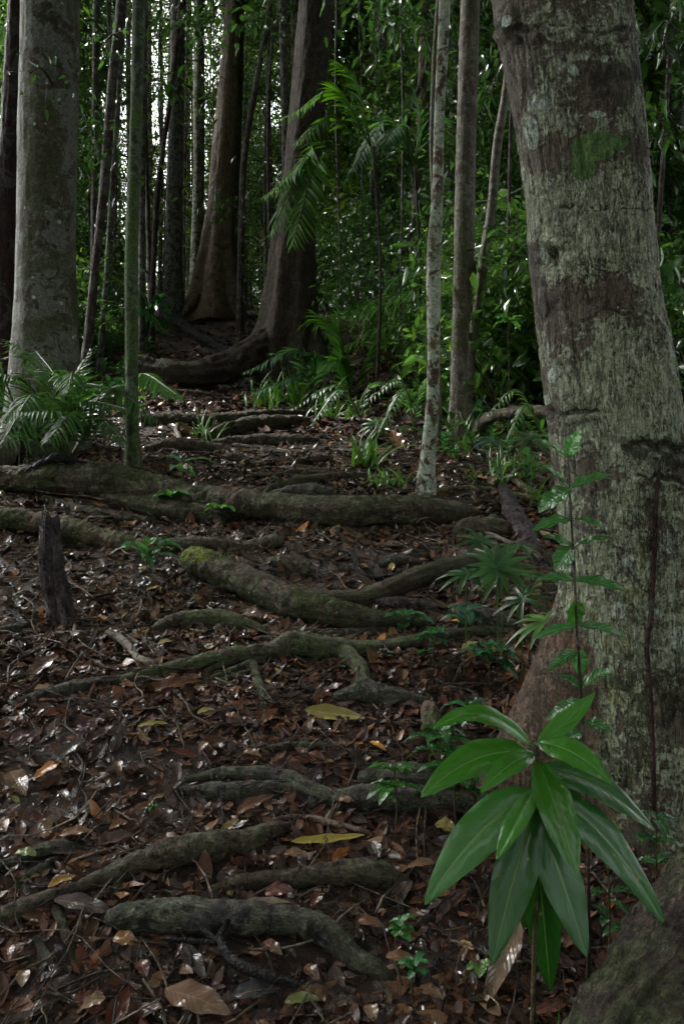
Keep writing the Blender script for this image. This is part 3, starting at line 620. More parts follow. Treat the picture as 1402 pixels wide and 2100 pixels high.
trunk('slim leaning sapling just beyond the big tree', 7.8, [(0, 1374, 1384), (250, 1358, 1368), (500, 1342, 1352), (800, 1330, 1340)], 'b_dark', kcr=0, seg=16, cscale=.6)
trunk('faint grey trunk right behind the brown trunk', 9.5, [(0, 928, 945), (300, 918, 936), (560, 908, 928), (760, 902, 925)], 'b_grey', kcr=2, seg=24)
trunk('slender reddish sapling leaning between mossy green and grey trunks', 13.0, [(0, 366, 376), (200, 345, 355), (300, 330, 340), (400, 316, 328), (600, 306, 318)], 'b_red', kcr=1, seg=18, cscale=.7)
trunk('dim trunk seen just right of the mottled grey tree', 12.5, [(0, 190, 205), (300, 188, 202), (700, 184, 198)], 'b_dark', kcr=0, seg=20)

# dark vine round the reddish trunk and thin lianas
gv = Geo(); zz = np.linspace(0, 1, 14)
tube(gv, [Wp(868-45*t+16*math.sin(t*11), 30+560*t, 10.75+.18*math.cos(t*11)) for t in zz], .028, seg=10, n=90, rough=.2)
tag(gv.build('vine', M['b_dark'], origin=Wp(823, 590, 10.8)), 'dark vine twining up the reddish slim trunk', 'vine')
for k, (pts, lb) in enumerate([
    ([(690, -30, 9), (688, 200, 9), (694, 420, 9), (700, 640, 9)], 'thin liana hanging straight right of the central tree'),
    ([(820, -30, 8.5), (826, 250, 8.5), (822, 520, 8.5), (818, 760, 8.5)], 'thin dark liana hanging before the ferns right of centre'),
    ([(735, -30, 12), (742, 300, 12), (738, 620, 12)], 'hair-thin liana dangling above the fern thicket'),
    ([(330, -30, 13), (325, 200, 13), (338, 420, 13), (333, 600, 13)], 'thin liana between the mossy green and grey mottled trunks'),
    ([(1085, 380, 7), (1020, 408, 7.2), (960, 415, 7.4)], 'horizontal hanging twig reaching left from the big tree')]):
    gv = Geo(); tube(gv, [Wp(*p) for p in pts], .009 if k != 4 else .006, seg=6, n=60, rough=.3, seed=k)
    tag(gv.build('liana', M['b_dark'], origin=Wp(*pts[-1])), lb, 'vine')

# ---------------------------------------------------------------- the big lichen-covered tree
def big_tree():
    d0 = 2.52
    rows = [(-900, 900, 1120), (-300, 965, 1225), (0, 1013, 1286), (60, 1018, 1296), (100, 1027, 1299), (150, 1037, 1303), (200, 1048, 1309), (300, 1064, 1321), (400, 1080, 1331), (450, 1085, 1333), (500, 1086, 1337), (560, 1090, 1345),
            (600, 1095, 1351), (700, 1105, 1371), (800, 1115, 1386), (900, 1127, 1405), (1000, 1141, 1425), (1200, 1158, 1462), (1400, 1160, 1490), (1600, 1160, 1510), (1850, 1150, 1560), (2000, 1140, 1590)]
    zs = np.array([CAMZ+(1050-r)/FPX*d0 for r, a, b in rows])[::-1]
    xs = np.array([((a+b)/2-701)/FPX*d0 for r, a, b in rows])[::-1]; rs = np.array([(b-a)/2/FPX*d0 for r, a, b in rows])[::-1]
    z = np.concatenate([np.arange(.55, 3.15, .0034), np.arange(3.15, 4.1, .02), ])
    def sm(v, k=25):
        kk = np.hanning(k); kk /= kk.sum(); return np.convolve(np.pad(v, k//2, mode='edge'), kk, 'valid')
    xi = sm(np.interp(z, zs, xs)); ri = sm(np.interp(z, zs, rs))
    seg = 420
    # denser on the side that faces the trail
    u = np.linspace(0, 1, seg, endpoint=False); th = 2*np.pi*u-.45*np.sin(2*np.pi*u+np.pi/2*0 - np.pi/2)*-1.0
    th = 2*np.pi*u + .42*np.cos(2*np.pi*u)      # more samples near -pi/2
    Z = np.broadcast_to(z[:, None], (len(z), seg)); TH = np.broadcast_to(th[None], Z.shape)
    cx, sy = np.cos(TH), np.sin(TH)
    R0 = ri[:, None]
    row = 1050-(Z-CAMZ)/d0*FPX
    pxx = 701+(xi[:, None]+R0*cx)/(d0+R0*sy)*FPX; rowp = 1050-(Z-CAMZ)/(d0+R0*sy)*FPX     # where a spot lies for laying out its marks
    front = sy < .2
    # ridged vertical bark
    ax, ay = cx*R0, sy*R0
    warp = fbm(ax*6, ay*6, Z*3, 41, 3)*.03
    rid = 1-np.abs(vn((ax+warp)*70, (ay+warp)*70, Z*9, 12))
    rid2 = 1-np.abs(vn((ax+warp)*34, (ay+warp)*34, Z*5, 15))
    crk = 1-np.abs(vn(ax*12, ay*12, Z*46+2*warp*30, 19))
    lump = fbm(ax*7, ay*7, Z*5, 31, 4)
    fine = fbm(ax*90, ay*90, Z*70, 35, 3)
    disp = .008*lump - .0035*sst(.78, 1, rid) - .0035*sst(.82, 1, rid2) - .0016*sst(.86, 1, crk) + .0018*fine
    # folds across the bark
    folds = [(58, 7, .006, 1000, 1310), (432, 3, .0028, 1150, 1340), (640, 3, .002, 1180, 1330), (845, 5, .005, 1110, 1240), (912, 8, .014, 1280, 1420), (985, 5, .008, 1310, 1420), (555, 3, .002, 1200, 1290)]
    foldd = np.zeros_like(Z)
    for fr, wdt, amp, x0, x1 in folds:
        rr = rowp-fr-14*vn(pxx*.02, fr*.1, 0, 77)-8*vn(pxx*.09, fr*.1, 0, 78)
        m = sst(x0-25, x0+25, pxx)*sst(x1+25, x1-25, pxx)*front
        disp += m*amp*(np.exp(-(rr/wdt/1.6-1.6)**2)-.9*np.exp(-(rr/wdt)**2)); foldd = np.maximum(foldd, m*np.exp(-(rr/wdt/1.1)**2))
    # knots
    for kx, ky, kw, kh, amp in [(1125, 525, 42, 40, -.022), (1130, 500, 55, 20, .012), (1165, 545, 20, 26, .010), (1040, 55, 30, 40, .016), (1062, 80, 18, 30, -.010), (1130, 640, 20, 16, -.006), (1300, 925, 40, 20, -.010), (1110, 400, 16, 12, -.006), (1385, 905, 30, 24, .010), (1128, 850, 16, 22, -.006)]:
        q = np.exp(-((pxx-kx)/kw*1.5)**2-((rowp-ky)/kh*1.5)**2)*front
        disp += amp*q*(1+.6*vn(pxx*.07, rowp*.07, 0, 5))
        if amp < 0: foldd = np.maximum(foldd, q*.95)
    # buttress: long fin to the left, short ones elsewhere
    zt = CAMZ+(1050-1190)/FPX*d0
    def fin(tc, wd, A, z1, z0=.75, pw=1.5):
        dd = np.angle(np.exp(1j*(TH-tc))); k = np.clip((z1-Z)/(z1-z0), 0, 1.3)
        return A*k**pw*np.exp(-(dd/(wd*(1-.35*np.clip(k, 0, 1))))**2)
    disp = disp+fin(math.radians(172), .62, .26, zt+.06, .95, 1.35)+fin(math.radians(-62), .5, .10, 1.25)+fin(math.radians(20), .6, .25, 1.5)+fin(math.radians(100), .5, .2, 1.4)
    Rr = R0+disp
    V = np.stack([xi[:, None]+Rr*cx, d0+Rr*sy, Z], -1)
    # marks of the bark, kept as soft fields that the material breaks up into ragged patches
    def N(sc_, seed, o=4): return fbm(ax*sc_, ay*sc_, Z*sc_, seed, o)
    crust = .50+.45*N(9, 131, 4)+.16*(sst(300, 420, rowp)*sst(520, 440, rowp))+.20*sst(640, 760, rowp)*sst(960, 860, rowp)*sst(1160, 1260, pxx)-.14*sst(1130, 1090, pxx)-.10*sst(60, 0, rowp)
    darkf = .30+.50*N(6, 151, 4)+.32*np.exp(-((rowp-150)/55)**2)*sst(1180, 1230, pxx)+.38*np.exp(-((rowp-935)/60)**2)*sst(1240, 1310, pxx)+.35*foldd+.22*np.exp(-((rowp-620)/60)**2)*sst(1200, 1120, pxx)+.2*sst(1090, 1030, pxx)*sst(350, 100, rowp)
    redf = .42+.45*N(5, 141, 3)+.25*sst(1120, 1040, pxx)*sst(450, 200, rowp)+.12*np.exp(-((rowp-600)/80)**2)
    disc = np.zeros_like(Z)
    for lx, ly, lw, lh in [(1200, 115, 10, 10), (1238, 122, 8, 8), (1152, 135, 8, 10), (1175, 145, 12, 14), (1108, 215, 28, 12), (1092, 275, 16, 36), (1225, 232, 22, 8), (1130, 770, 11, 17), (1150, 763, 6, 8), (1120, 820, 8, 11), (1045, 45, 10, 14), (1285, 1150, 14, 16), (1395, 1310, 26, 30), (1340, 1260, 20, 12), (1205, 795, 7, 9), (1110, 520, 8, 22), (1370, 1120, 14, 18), (1270, 1250, 14, 20)]:
        disc = np.maximum(disc, np.exp(-((pxx-lx)/lw)**2-((rowp-ly)/lh)**2)*front)
    mossf = np.maximum(np.exp(-((pxx-1215)/58)**2-((rowp-300)/34)**2), np.exp(-((pxx-1195)/30)**2-((rowp-340)/34)**2))
    mossf = np.maximum(mossf, np.exp(-((pxx-1250)/45)**2-((rowp-290)/22)**2))*front
    fb = np.exp(-(np.angle(np.exp(1j*(TH-math.radians(190))))/.62)**2)*sst(zt+.02, zt-.22, Z)
    c = np.stack([crust, darkf, redf], -1); c2 = np.stack([disc, mossf, fb], -1)
    low = sst(900, 1250, rowp)
    n = len(z); i = np.arange(n-1)[:, None]*seg; j = np.arange(seg)[None]; j2 = (j+1) % seg
    g = Geo(); g.add(V, np.stack([i+j, i+j2, i+seg+j2, i+seg+j], -1), None, np.clip(c, 0, 2).reshape(-1, 3))
    c3 = np.concatenate([c2, low[..., None]], -1).reshape(-1, 4)
    # plain upper stem and crown, above the view
    P = np.array([[np.interp(4.0, z, xi), d0, 3.98], [.25, d0, 6.5], [.0, d0, 9.0]])
    tube(g, P, [float(ri[-1])*1.0, .12, .09], seg=40, n=60, rough=.05, tint=(.1, .09, .07))
    base = np.array([xi[0], d0, float(G(xi[0], d0))])
    e = empty('tree', base, 'largest tree, its grey green lichen crusted trunk leaning close beside the trail', 'tree')
    s = NT('crusted bark'); tc = s.n('TexCoord').outputs['Object']
    A = s.n('SeparateColor', Color=s.n('Attribute', _attribute_name='tint').outputs['Color']).outputs
    at2 = s.n('Attribute', _attribute_name='marks'); B = s.n('SeparateColor', Color=at2.outputs['Color']).outputs; LW = at2.outputs['Alpha']
    nh = s.noise(tc, 130, 5, .7, .3); nm = s.noise(tc, 42, 6, .7, .8); nl = s.noise(tc, 13, 6, .65, 1.0)
    nv_ = s.noise(combine(s, tc, 85, 85, 13), 1.0, 5, .65, .6); nw = s.noise(combine(s, tc, 22, 22, 260), 1.0, 4, .6, .3); nx = s.noise(combine(s, tc, 40, 40, 7), 1.0, 4, .6, .8)
    def th_(f, amp1, amp2, t, wd=.03):
        x = s.math('ADD', f, s.math('ADD', s.math('MULTIPLY', s.math('SUBTRACT', nm, .5), amp1), s.math('MULTIPLY', s.math('SUBTRACT', nh, .5), amp2)))
        x = s.math('ADD', x, s.math('MULTIPLY', s.math('SUBTRACT', nl, .5), amp1))
        return s.ramp(x, t-wd, t+wd)
    col = s.mix(s.ramp(nl, .44, .56), (.112, .095, .068), (.078, .066, .046))
    red = th_(A[2], .8, .3, .66); col = s.mix(s.math('MULTIPLY', red, .85), col, (.088, .068, .050))
    crs = th_(A[0], 1.0, .45, .475, .04)
    pale = s.mix(s.ramp(nm, .40, .60), (.18, .21, .135), (.32, .36, .25))
    col = s.mix(s.math('MULTIPLY', crs, .92), col, pale)
    yel = s.math('MULTIPLY', s.ramp(s.math('ADD', nl, s.math('MULTIPLY', nm, .4)), .76, .80), s.math('ADD', s.math('MULTIPLY', LW, .7), .25))
    col = s.mix(yel, col, (.20, .21, .095))
    ol = s.math('MULTIPLY', s.ramp(s.noise(tc, 11, 5, .7, .5), .56, .60), s.math('MULTIPLY', LW, .8))
    col = s.mix(ol, col, (.05, .06, .025))
    bro = th_(B[2], .6, .2, .45, .06)
    col = s.mix(s.math('MULTIPLY', bro, .92), col, s.mix(s.ramp(nl, .47, .53), (.13, .078, .047), (.06, .036, .024)))
    col = s.mix(s.math('MULTIPLY', s.math('MULTIPLY', bro, s.ramp(nm, .60, .64)), .7), col, (.18, .18, .11))
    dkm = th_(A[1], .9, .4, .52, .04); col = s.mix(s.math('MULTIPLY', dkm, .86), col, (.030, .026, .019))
    dsc = th_(B[0], .25, .2, .42, .03); col = s.mix(dsc, col, s.mix(s.ramp(nh, .4, .6), (.26, .33, .25), (.38, .43, .36)))
    mos = th_(B[1], .35, .25, .45, .03); col = s.mix(mos, col, s.mix(s.ramp(nm, .4, .62), (.07, .15, .05), (.13, .22, .06)))
    fis = s.math('MULTIPLY', s.ramp(s.math('ABSOLUTE', s.math('SUBTRACT', nv_, .5)), .026, .004), .5)
    fis2 = s.math('MULTIPLY', s.ramp(s.math('ABSOLUTE', s.math('SUBTRACT', nx, .5)), .022, .004), .8)
    keep = s.math('SUBTRACT', 1.0, s.math('MULTIPLY', mos, .6))
    col = s.mix(s.math('MULTIPLY', s.math('MAXIMUM', fis, fis2), keep), col, (.022, .018, .016))
    col = s.mix(1.0, col, s.n('MapRange', i0=nh, i1=.3, i2=.7, i3=.5, i4=1.45).outputs[0], 'MULTIPLY')
    h = s.math('ADD', s.math('MULTIPLY', nm, .8), s.math('ADD', s.math('MULTIPLY', nh, .45), s.math('MULTIPLY', nw, .5)))
    h = s.math('SUBTRACT', h, s.math('MAXIMUM', fis, fis2)); h = s.math('ADD', h, s.math('MULTIPLY', crs, .25)); h = s.math('ADD', h, s.math('MULTIPLY', s.math('MAXIMUM', dsc, mos), .5))
    b = s.n('Bump', Strength=1.0, Distance=.008, Height=h)
    p = s.n('BsdfPrincipled', Base__Color=col, Roughness=.6, Normal=b); p.inputs['Specular IOR Level'].default_value = .18
    to = g.build('trunk', s.out(p), e, origin=base)
    full = np.zeros((len(to.data.vertices), 4), np.float32); full[:len(c3)] = c3
    ca = to.data.color_attributes.new('marks', 'FLOAT_COLOR', 'POINT'); ca.data.foreach_set('color', full.ravel())
    add_crown(e, np.array([0, d0, 10.0])-base, 1, 1.3)
    return base
BT = big_tree()
gv = Geo()
vp = [(1352, 955), (1345, 1010), (1343, 1080), (1338, 1180), (1334, 1260), (1325, 1330), (1332, 1400), (1335, 1480), (1338, 1570), (1340, 1680)]
dv = [2.335]*4+[2.32]*2+[2.30]*2+[2.27]*2
tube(gv, [Wp(x, y, d) for (x, y), d in zip(vp, dv)], [.003, .0045, .0055, .006, .006, .006, .005, .005, .006, .006], seg=10, n=120, rough=.3, nf=4)
tag(gv.build('vine', M['b_red'], origin=Wp(1340, 1680, 2.27)), 'thin dark red vine clinging to the big tree trunk', 'vine')
gq = Geo()
P = [(1620, 1700, 1.95, 120), (1530, 1840, 1.85, 145), (1440, 1975, 1.7, 150), (1350, 2095, 1.55, 150), (1270, 2200, 1.42, 130), (1190, 2300, 1.32, 70)]
tube(gq, np.array([Wp(x, y, d) for x, y, d, r in P]), np.array([r/FPX*d for x, y, d, r in P]), seg=160, n=300, rough=.13, nf=9, seed=9, ridge=.07, nr=17)
M['b_corner'] = bark('brown and olive root bark', (.085, .060, .048), (.055, .05, .03), lich=(.11, .12, .06), lam=.5, lsc=9, moss=(.05, .06, .02), mam=.25, vert=2, fine=20, bump=1, dark=.5, longi=.5)
co = tag(gq.build('buttress_root', M['b_corner'], origin=Wp(1440, 1975, 1.7)), 'massive olive brown root filling the corner beside the big-leaved seedling', 'root')

# ---------------------------------------------------------------- leaf litter (nobody could count it)
PAL = np.array([(.070, .034, .020), (.045, .022, .015), (.095, .045, .022), (.030, .018, .014), (.105, .058, .032), (.065, .024, .015), (.15, .095, .058), (.020, .014, .013), (.19, .075, .02), (.038, .028, .024), (.20, .13, .045), (.06, .038, .032)])
PW = np.array([14, 19, 7, 20, 6, 9, 3.2, 22, 1.5, 12, .8, 9.]); PW /= PW.sum()
def offroot(x, y, f=.8):
    C_ = np.concatenate([np.c_[c[::2, :2], r[::2]] for c, r in ROOTSEG]).astype(np.float32)
    out = np.ones(len(x), bool)
    for a in range(0, len(x), 2000):
        xx, yy = x[a:a+2000, None].astype(np.float32), y[a:a+2000, None].astype(np.float32)
        out[a:a+2000] = (((xx-C_[:, 0])**2+(yy+C_[:, 2]*.3-C_[:, 1])**2) > (C_[:, 2]*f+.006)**2).all(1) | (rng.random(xx.shape[0]) < .06)
    return out
def litter(name, n, y0, y1, seg, size, xhalf, pw=1.0):
    y = y0+(y1-y0)*rng.random(n)**pw
    x = rng.uniform(-1, 1, n)*xhalf(y)+0
    e = .05; gz = G(x, y)
    gxn = (G(x+e, y)-gz)/e; gyn = (G(x, y+e)-gz)/e
    N0 = nrm(np.stack([-gxn, -gyn, np.ones(n)], -1)+rng.normal(0, .21, (n, 3))*[1, 1, .2])
    T = rdir(n); T[:, 2] = 0; T = nrm(T-N0*(T*N0).sum(1, keepdims=True))
    L = size*np.minimum(np.exp(rng.normal(0, .5, n)), 2.1); W = L*rng.uniform(.28, .55, n)
    kc = rng.choice(len(PAL), n, p=PW); t = 1.1*PAL[kc]*np.exp(rng.normal(0, .25, (n, 1)))
    z = gz+rng.random(n)**2*.014+.003
    keep = offroot(x, y) & ((fbm(x*2.3, y*2.3, 0, 91, 3) < .18) | (rng.random(n) < .45)); x, y, z, N0, T, L, W, t, n = x[keep], y[keep], z[keep], N0[keep], T[keep], L[keep], W[keep], t[keep], int(keep.sum())
    P = np.stack([x, y, z], -1)-T*L[:, None]*.5
    cu = rng.normal(.0, .65, n); fo = rng.normal(.12, .32, n)
    P = P+N0*(np.clip(np.abs(cu), 0, 2)*L*.10)[:, None]*np.sign(cu)[:, None]*.6
    g = Geo(); leaves(g, P, T, N0, L, W, seg=seg, cols=2 if seg < 5 else 4, curl=cu, fold=fo, tint=np.clip(t, .003, .3), wav=.18)
    o = g.build(name, M['litter'] if seg > 4 else (M['littermid'] if seg > 3 else M['litterfar'])); o['kind'] = 'stuff'; return o
M['littermid'] = leafmat('wet dead leaves of the mid trail', .10, .0, veins=.15, nv=10, bumpd=.003, spec=.5, wet=True)
M['litterfar'] = leafmat('wet dead leaves far', .10, .0, spec=.9, wet=True)
litter('leaf_litter', 44000, .95, 3.4, 7, .041, lambda y: 1.1+.48*y)
litter('leaf_litter', 60000, 3.2, 6.6, 4, .041, lambda y: 1.1+.46*y)
litter('leaf_litter', 42000, 6.4, 12.5, 3, .062, lambda y: .9+.42*y)
litter('leaf_litter', 16000, 12.3, 22, 2, .09, lambda y: .40*y)
# crumbs: small torn bits
litter('leaf_crumbs', 46000, .95, 4.5, 2, .020, lambda y: 1.0+.46*y)

def sticks(n, y0, y1):
    g = Geo()
    for k in range(n):
        y = rng.uniform(y0, y1); x = rng.uniform(-1, 1)*(.2+.4*y); L = rng.uniform(.06, .35)*(1+.04*y); a = rng.uniform(0, np.pi*2)
        m = 5; s = np.linspace(-.5, .5, m)[:, None]*L
        P = np.array([x, y, 0])+s*np.array([math.cos(a), math.sin(a), 0])+np.c_[rng.normal(0, .05*L, (m, 2)), np.zeros(m)]
        P[:, 2] = G(P[:, 0], P[:, 1])+.018+rng.random()*.015+rng.normal(0, .006, m)
        r = rng.uniform(.0009, .0032)*(1+.08*y)
        c = np.array(PAL[rng.integers(0, 8)])*0+np.array([1, .92, .85])*np.exp(rng.normal(-.1, .6))
        tube(g, P, np.linspace(r, r*.5, m), seg=5, n=9, rough=0, tint=tuple(np.clip(c, .2, 3.2)))
    o = g.build('twig_litter', M['twig']); o['kind'] = 'stuff'
sticks(1700, 1.0, 7.0)

# ---------------------------------------------------------------- single fallen leaves
def bigleaf(g, B, C, T_, w, nrmhint, seg=24, cols=8, fold=.25, tint=(.04, .12, .02), wav=.06, shape='leaf', vein=.0, serr=0.0, nv=9, cup=0.0):
    """one leaf along the bezier B-C-T_; w full width in metres"""
    B, C, T_ = map(np.asarray, (B, C, T_)); t = np.linspace(0, 1, seg+1)[:, None]
    c = (1-t)**2*B+2*t*(1-t)*C+t*t*T_; tg = nrm(np.gradient(c, axis=0))
    N0 = np.asarray(nrmhint, float); S = nrm(np.cross(N0, tg)); U = np.cross(tg, S)
    v = t[:, 0]
    if shape == 'leaf': pr = np.sin(np.pi*v**.8)**.75
    elif shape == 'obov': pr = np.sin(np.pi*v**1.35)**.85
    else: pr = np.sin(np.pi*v)**.6
    pr = np.maximum(pr, .03); pr[-1] = .01
    u = np.linspace(-1, 1, cols+1)
    ph = rng.uniform(0, 6)
    hw = w*.5*pr*(1+serr*np.abs(np.mod(v*11, 1)-.5))
    off = (fold*np.abs(u)[None]-cup*(u**2)[None])*hw[:, None]
    off = off+wav*hw[:, None]*np.abs(u)[None]**1.5*np.sin(v[:, None]*17+ph+np.sign(u)*1.2)
    off = off+vein*w*np.sin((v[:, None]*nv-np.abs(u)[None]*nv*.19)*2*np.pi)*(np.abs(u)*(1-np.abs(u)**3))[None]
    V = c[:, None]+S[:, None]*(hw[:, None]*u)[..., None]+U[:, None]*off[..., None]
    nc = cols+1; a = (np.arange(seg)[:, None]*nc+np.arange(cols)[None]).ravel()
    Uv = np.stack(np.broadcast_arrays(u[None]*.5+.5, v[:, None]), -1)
    ti = np.array(tint)
    g.add(V.reshape(-1, 3), np.stack([a, a+1, a+1+nc, a+nc], -1), Uv.reshape(-1, 2), ti)
def fallen(x0, y0, x1, y1, w, tint, label, lift=.010, fold=.35, bow=.012, mat='fallen', wav=.15, cup=0., facing=.5):
    p0, p1 = gpt(x0, y0), gpt(x1, y1)
    # keep its two ends within a leaf's length
    dm_ = (p0[1]+p1[1])/2; p0 = Wp(x0, y0, dm_+np.clip(p0[1]-dm_, -.06, .06)); p1 = Wp(x1, y1, dm_+np.clip(p1[1]-dm_, -.06, .06))
    m = (p0+p1)/2; n0 = nrm(np.array([0, -facing, 1.])); m = m+n0*bow
    tint = tuple(a*.72 for a in tint); g = Geo(); of = n0*lift+np.array([0, -.03, .01])
    bigleaf(g, p0+of, m+of, p1+of, w/FPX*dm_, n0, seg=18, cols=6, fold=fold, tint=tint, wav=wav, vein=.004, nv=11, cup=cup)
    return tag(g.build('fallen_leaf', M[mat], origin=m), label, 'fallen leaf')
fallen(625, 1462, 748, 1478, 34, (.34, .28, .09), 'curled waxy yellow leaf lying on litter in the middle of the trail', bow=-.03, fold=.9, facing=1.2)
fallen(598, 1732, 748, 1718, 24, (.30, .24, .05), 'long yellow leaf blotched with brown below the split log', bow=-.01)
fallen(345, 2032, 478, 2082, 66, (.15, .092, .06), 'big glossy tan oval leaf at the lower edge', bow=.02, fold=.1)
fallen(30, 1590, 62, 1640, 44, (.11, .07, .042), 'tan crinkled leaf near the left edge of the lower slope')
fallen(85, 1760, 40, 1756, 22, (.12, .15, .04), 'olive green fallen leaf beside the slanted rootlet')
fallen(108, 1825, 166, 1802, 20, (.24, .13, .03), 'ochre orange leaf stuck along the diagonal root')
fallen(130, 1720, 200, 1712, 24, (.17, .085, .045), 'long orange brown leaf lying above the dark wet root sliver')
fallen(460, 1718, 490, 1688, 20, (.20, .14, .05), 'small pale yellow leaf standing behind the diagonal root')
fallen(488, 1675, 562, 1640, 28, (.12, .055, .034), 'reddish brown upturned leaf in front of the merging dark roots')
fallen(240, 1928, 292, 1942, 34, (.20, .10, .035), 'orange leaf under the left end of the thickest dark root')
fallen(380, 1945, 425, 2010, 34, (.06, .05, .05), 'dark purple grey leaf by the black forked stick')
fallen(480, 2045, 578, 2030, 42, (.045, .045, .05), 'nearly black wet leaf beside the big tan oval leaf')
fallen(585, 2058, 655, 2050, 26, (.16, .18, .05), 'yellow green fallen leaf at the lower edge')
fallen(545, 1838, 605, 1832, 34, (.12, .045, .038), 'dark red veined leaf in front of the humped root')
fallen(490, 1862, 600, 1856, 22, (.22, .16, .11), 'pale tan leaf lying along the thickest dark root')
fallen(120, 1850, 245, 1880, 40, (.06, .045, .045), 'ragged skeleton leaf glinting below the diagonal root')
fallen(1060, 1895, 985, 2075, 46, (.20, .14, .095), 'long dry tan leaf hanging behind the grass blades', bow=.03)
fallen(730, 1650, 690, 1648, 30, (.16, .085, .05), 'ribbed brown leaf resting against the split log')
fallen(945, 1345, 975, 1325, 20, (.34, .30, .12), 'short pale yellow leaf by the smooth purplish root')
fallen(920, 1282, 948, 1288, 8, (.5, .26, .03), 'thin bright orange leaf strip before the purplish root')
fallen(757, 1530, 790, 1548, 14, (.42, .22, .03), 'small vivid yellow orange leaf above the thin-stemmed seedling')
fallen(890, 1695, 930, 1715, 34, (.24, .19, .06), 'yellow ribbed leaf tucked beside the big-leaved seedling')
fallen(328, 1330, 360, 1325, 14, (.36, .30, .12), 'small yellow leaf on the litter above the branching root')
fallen(408, 1472, 445, 1464, 14, (.26, .26, .08), 'small pale green yellow leaf in the litter of the slope')
fallen(288, 1498, 352, 1493, 14, (.22, .2, .04), 'narrow mustard leaf across the middle of the slope')
fallen(310, 1425, 418, 1405, 32, (.09, .04, .022), 'long dark rust leaf below the rootlets')
fallen(500, 1268, 538, 1275, 34, (.15, .10, .075), 'ribbed tan leaf leaning on the arched root')
fallen(66, 1400, 128, 1352, 34, (.09, .055, .04), 'broad brown leaf on the slope left of the branching root')
fallen(30, 1530, 76, 1512, 26, (.09, .05, .055), 'purple brown ribbed leaf on the left slope')
fallen(160, 1506, 210, 1500, 30, (.06, .032, .042), 'dark violet ribbed leaf on the left slope')
fallen(120, 1570, 180, 1525, 28, (.065, .055, .05), 'long grey brown leaf pointing up the left slope')
fallen(385, 1375, 430, 1330, 24, (.05, .03, .025), 'dark pointed leaf over the rootlets') if False else None
fallen(820, 940, 800, 900, 26, (.17, .075, .035), 'withered rusty leaf hanging beside the pale lichen trunk', facing=2.5, lift=.1)
fallen(876, 1008, 892, 992, 14, (.24, .14, .07), 'tan leaf propped at the foot of the pale lichen trunk', facing=2)
fallen(1000, 1000, 1014, 985, 20, (.22, .14, .09), 'tan leaf lying at the foot of the brown trunk')
fallen(932, 1262, 942, 1232, 14, (.30, .09, .04), 'upright red orange leaf in front of the fan-leaved seedlings', facing=3)
fallen(362, 962, 400, 968, 16, (.15, .12, .02), 'brown spotted yellow leaf under the seedling on the log-like root', facing=1.5)
fallen(1180, 1870, 1150, 1950, 40, (.12, .06, .04), 'folded brown leaf at the foot of the big tree')
for i, (x, y) in enumerate([(250, 1580), (520, 1555), (650, 1560), (420, 1540), (90, 1470), (350, 1680), (250, 1700), (610, 1760), (300, 1990), (60, 2010), (640, 2000), (700, 2060), (760, 1900), (820, 1970), (30, 1960), (200, 2060), (560, 1950), (140, 1640), (480, 1480), (860, 1780), (650, 1850), (20, 1700), (900, 1560), (240, 1450), (560, 1480), (880, 2040), (1120, 2070), (760, 2080)]):
    a = rng.uniform(0, 3.1); L = 34+38*(y-1400)/700
    c = PAL[[2, 4, 5, 6, 0, 9][i % 6]]*1.5
    o = fallen(x-math.cos(a)*L/2, y-math.sin(a)*L*.25, x+math.cos(a)*L/2, y+math.sin(a)*L*.25, L*.42, tuple(c), 'large wet brown fallen leaf lying loose on top of the trail litter')
    o['group'] = 'large brown leaves loose on the trail'

rng = np.random.default_rng(12)
# ---------------------------------------------------------------- hand placed plants
def leafpx(g, bx, by, tx, ty, w, d, dt=0.0, sag=.12, nh=(-.2, -.75, .65), **kw):
    B = Wp(bx, by, d); T_ = Wp(tx, ty, d+dt); m = (B+T_)/2; L = np.linalg.norm(T_-B); m = m+np.array([0, 0, 1])*L*sag
    bigleaf(g, B, m, T_, w/FPX*d, nh, **kw)
def plant(name, label, cat, base, group=None): return empty(name, base, label, cat, group)

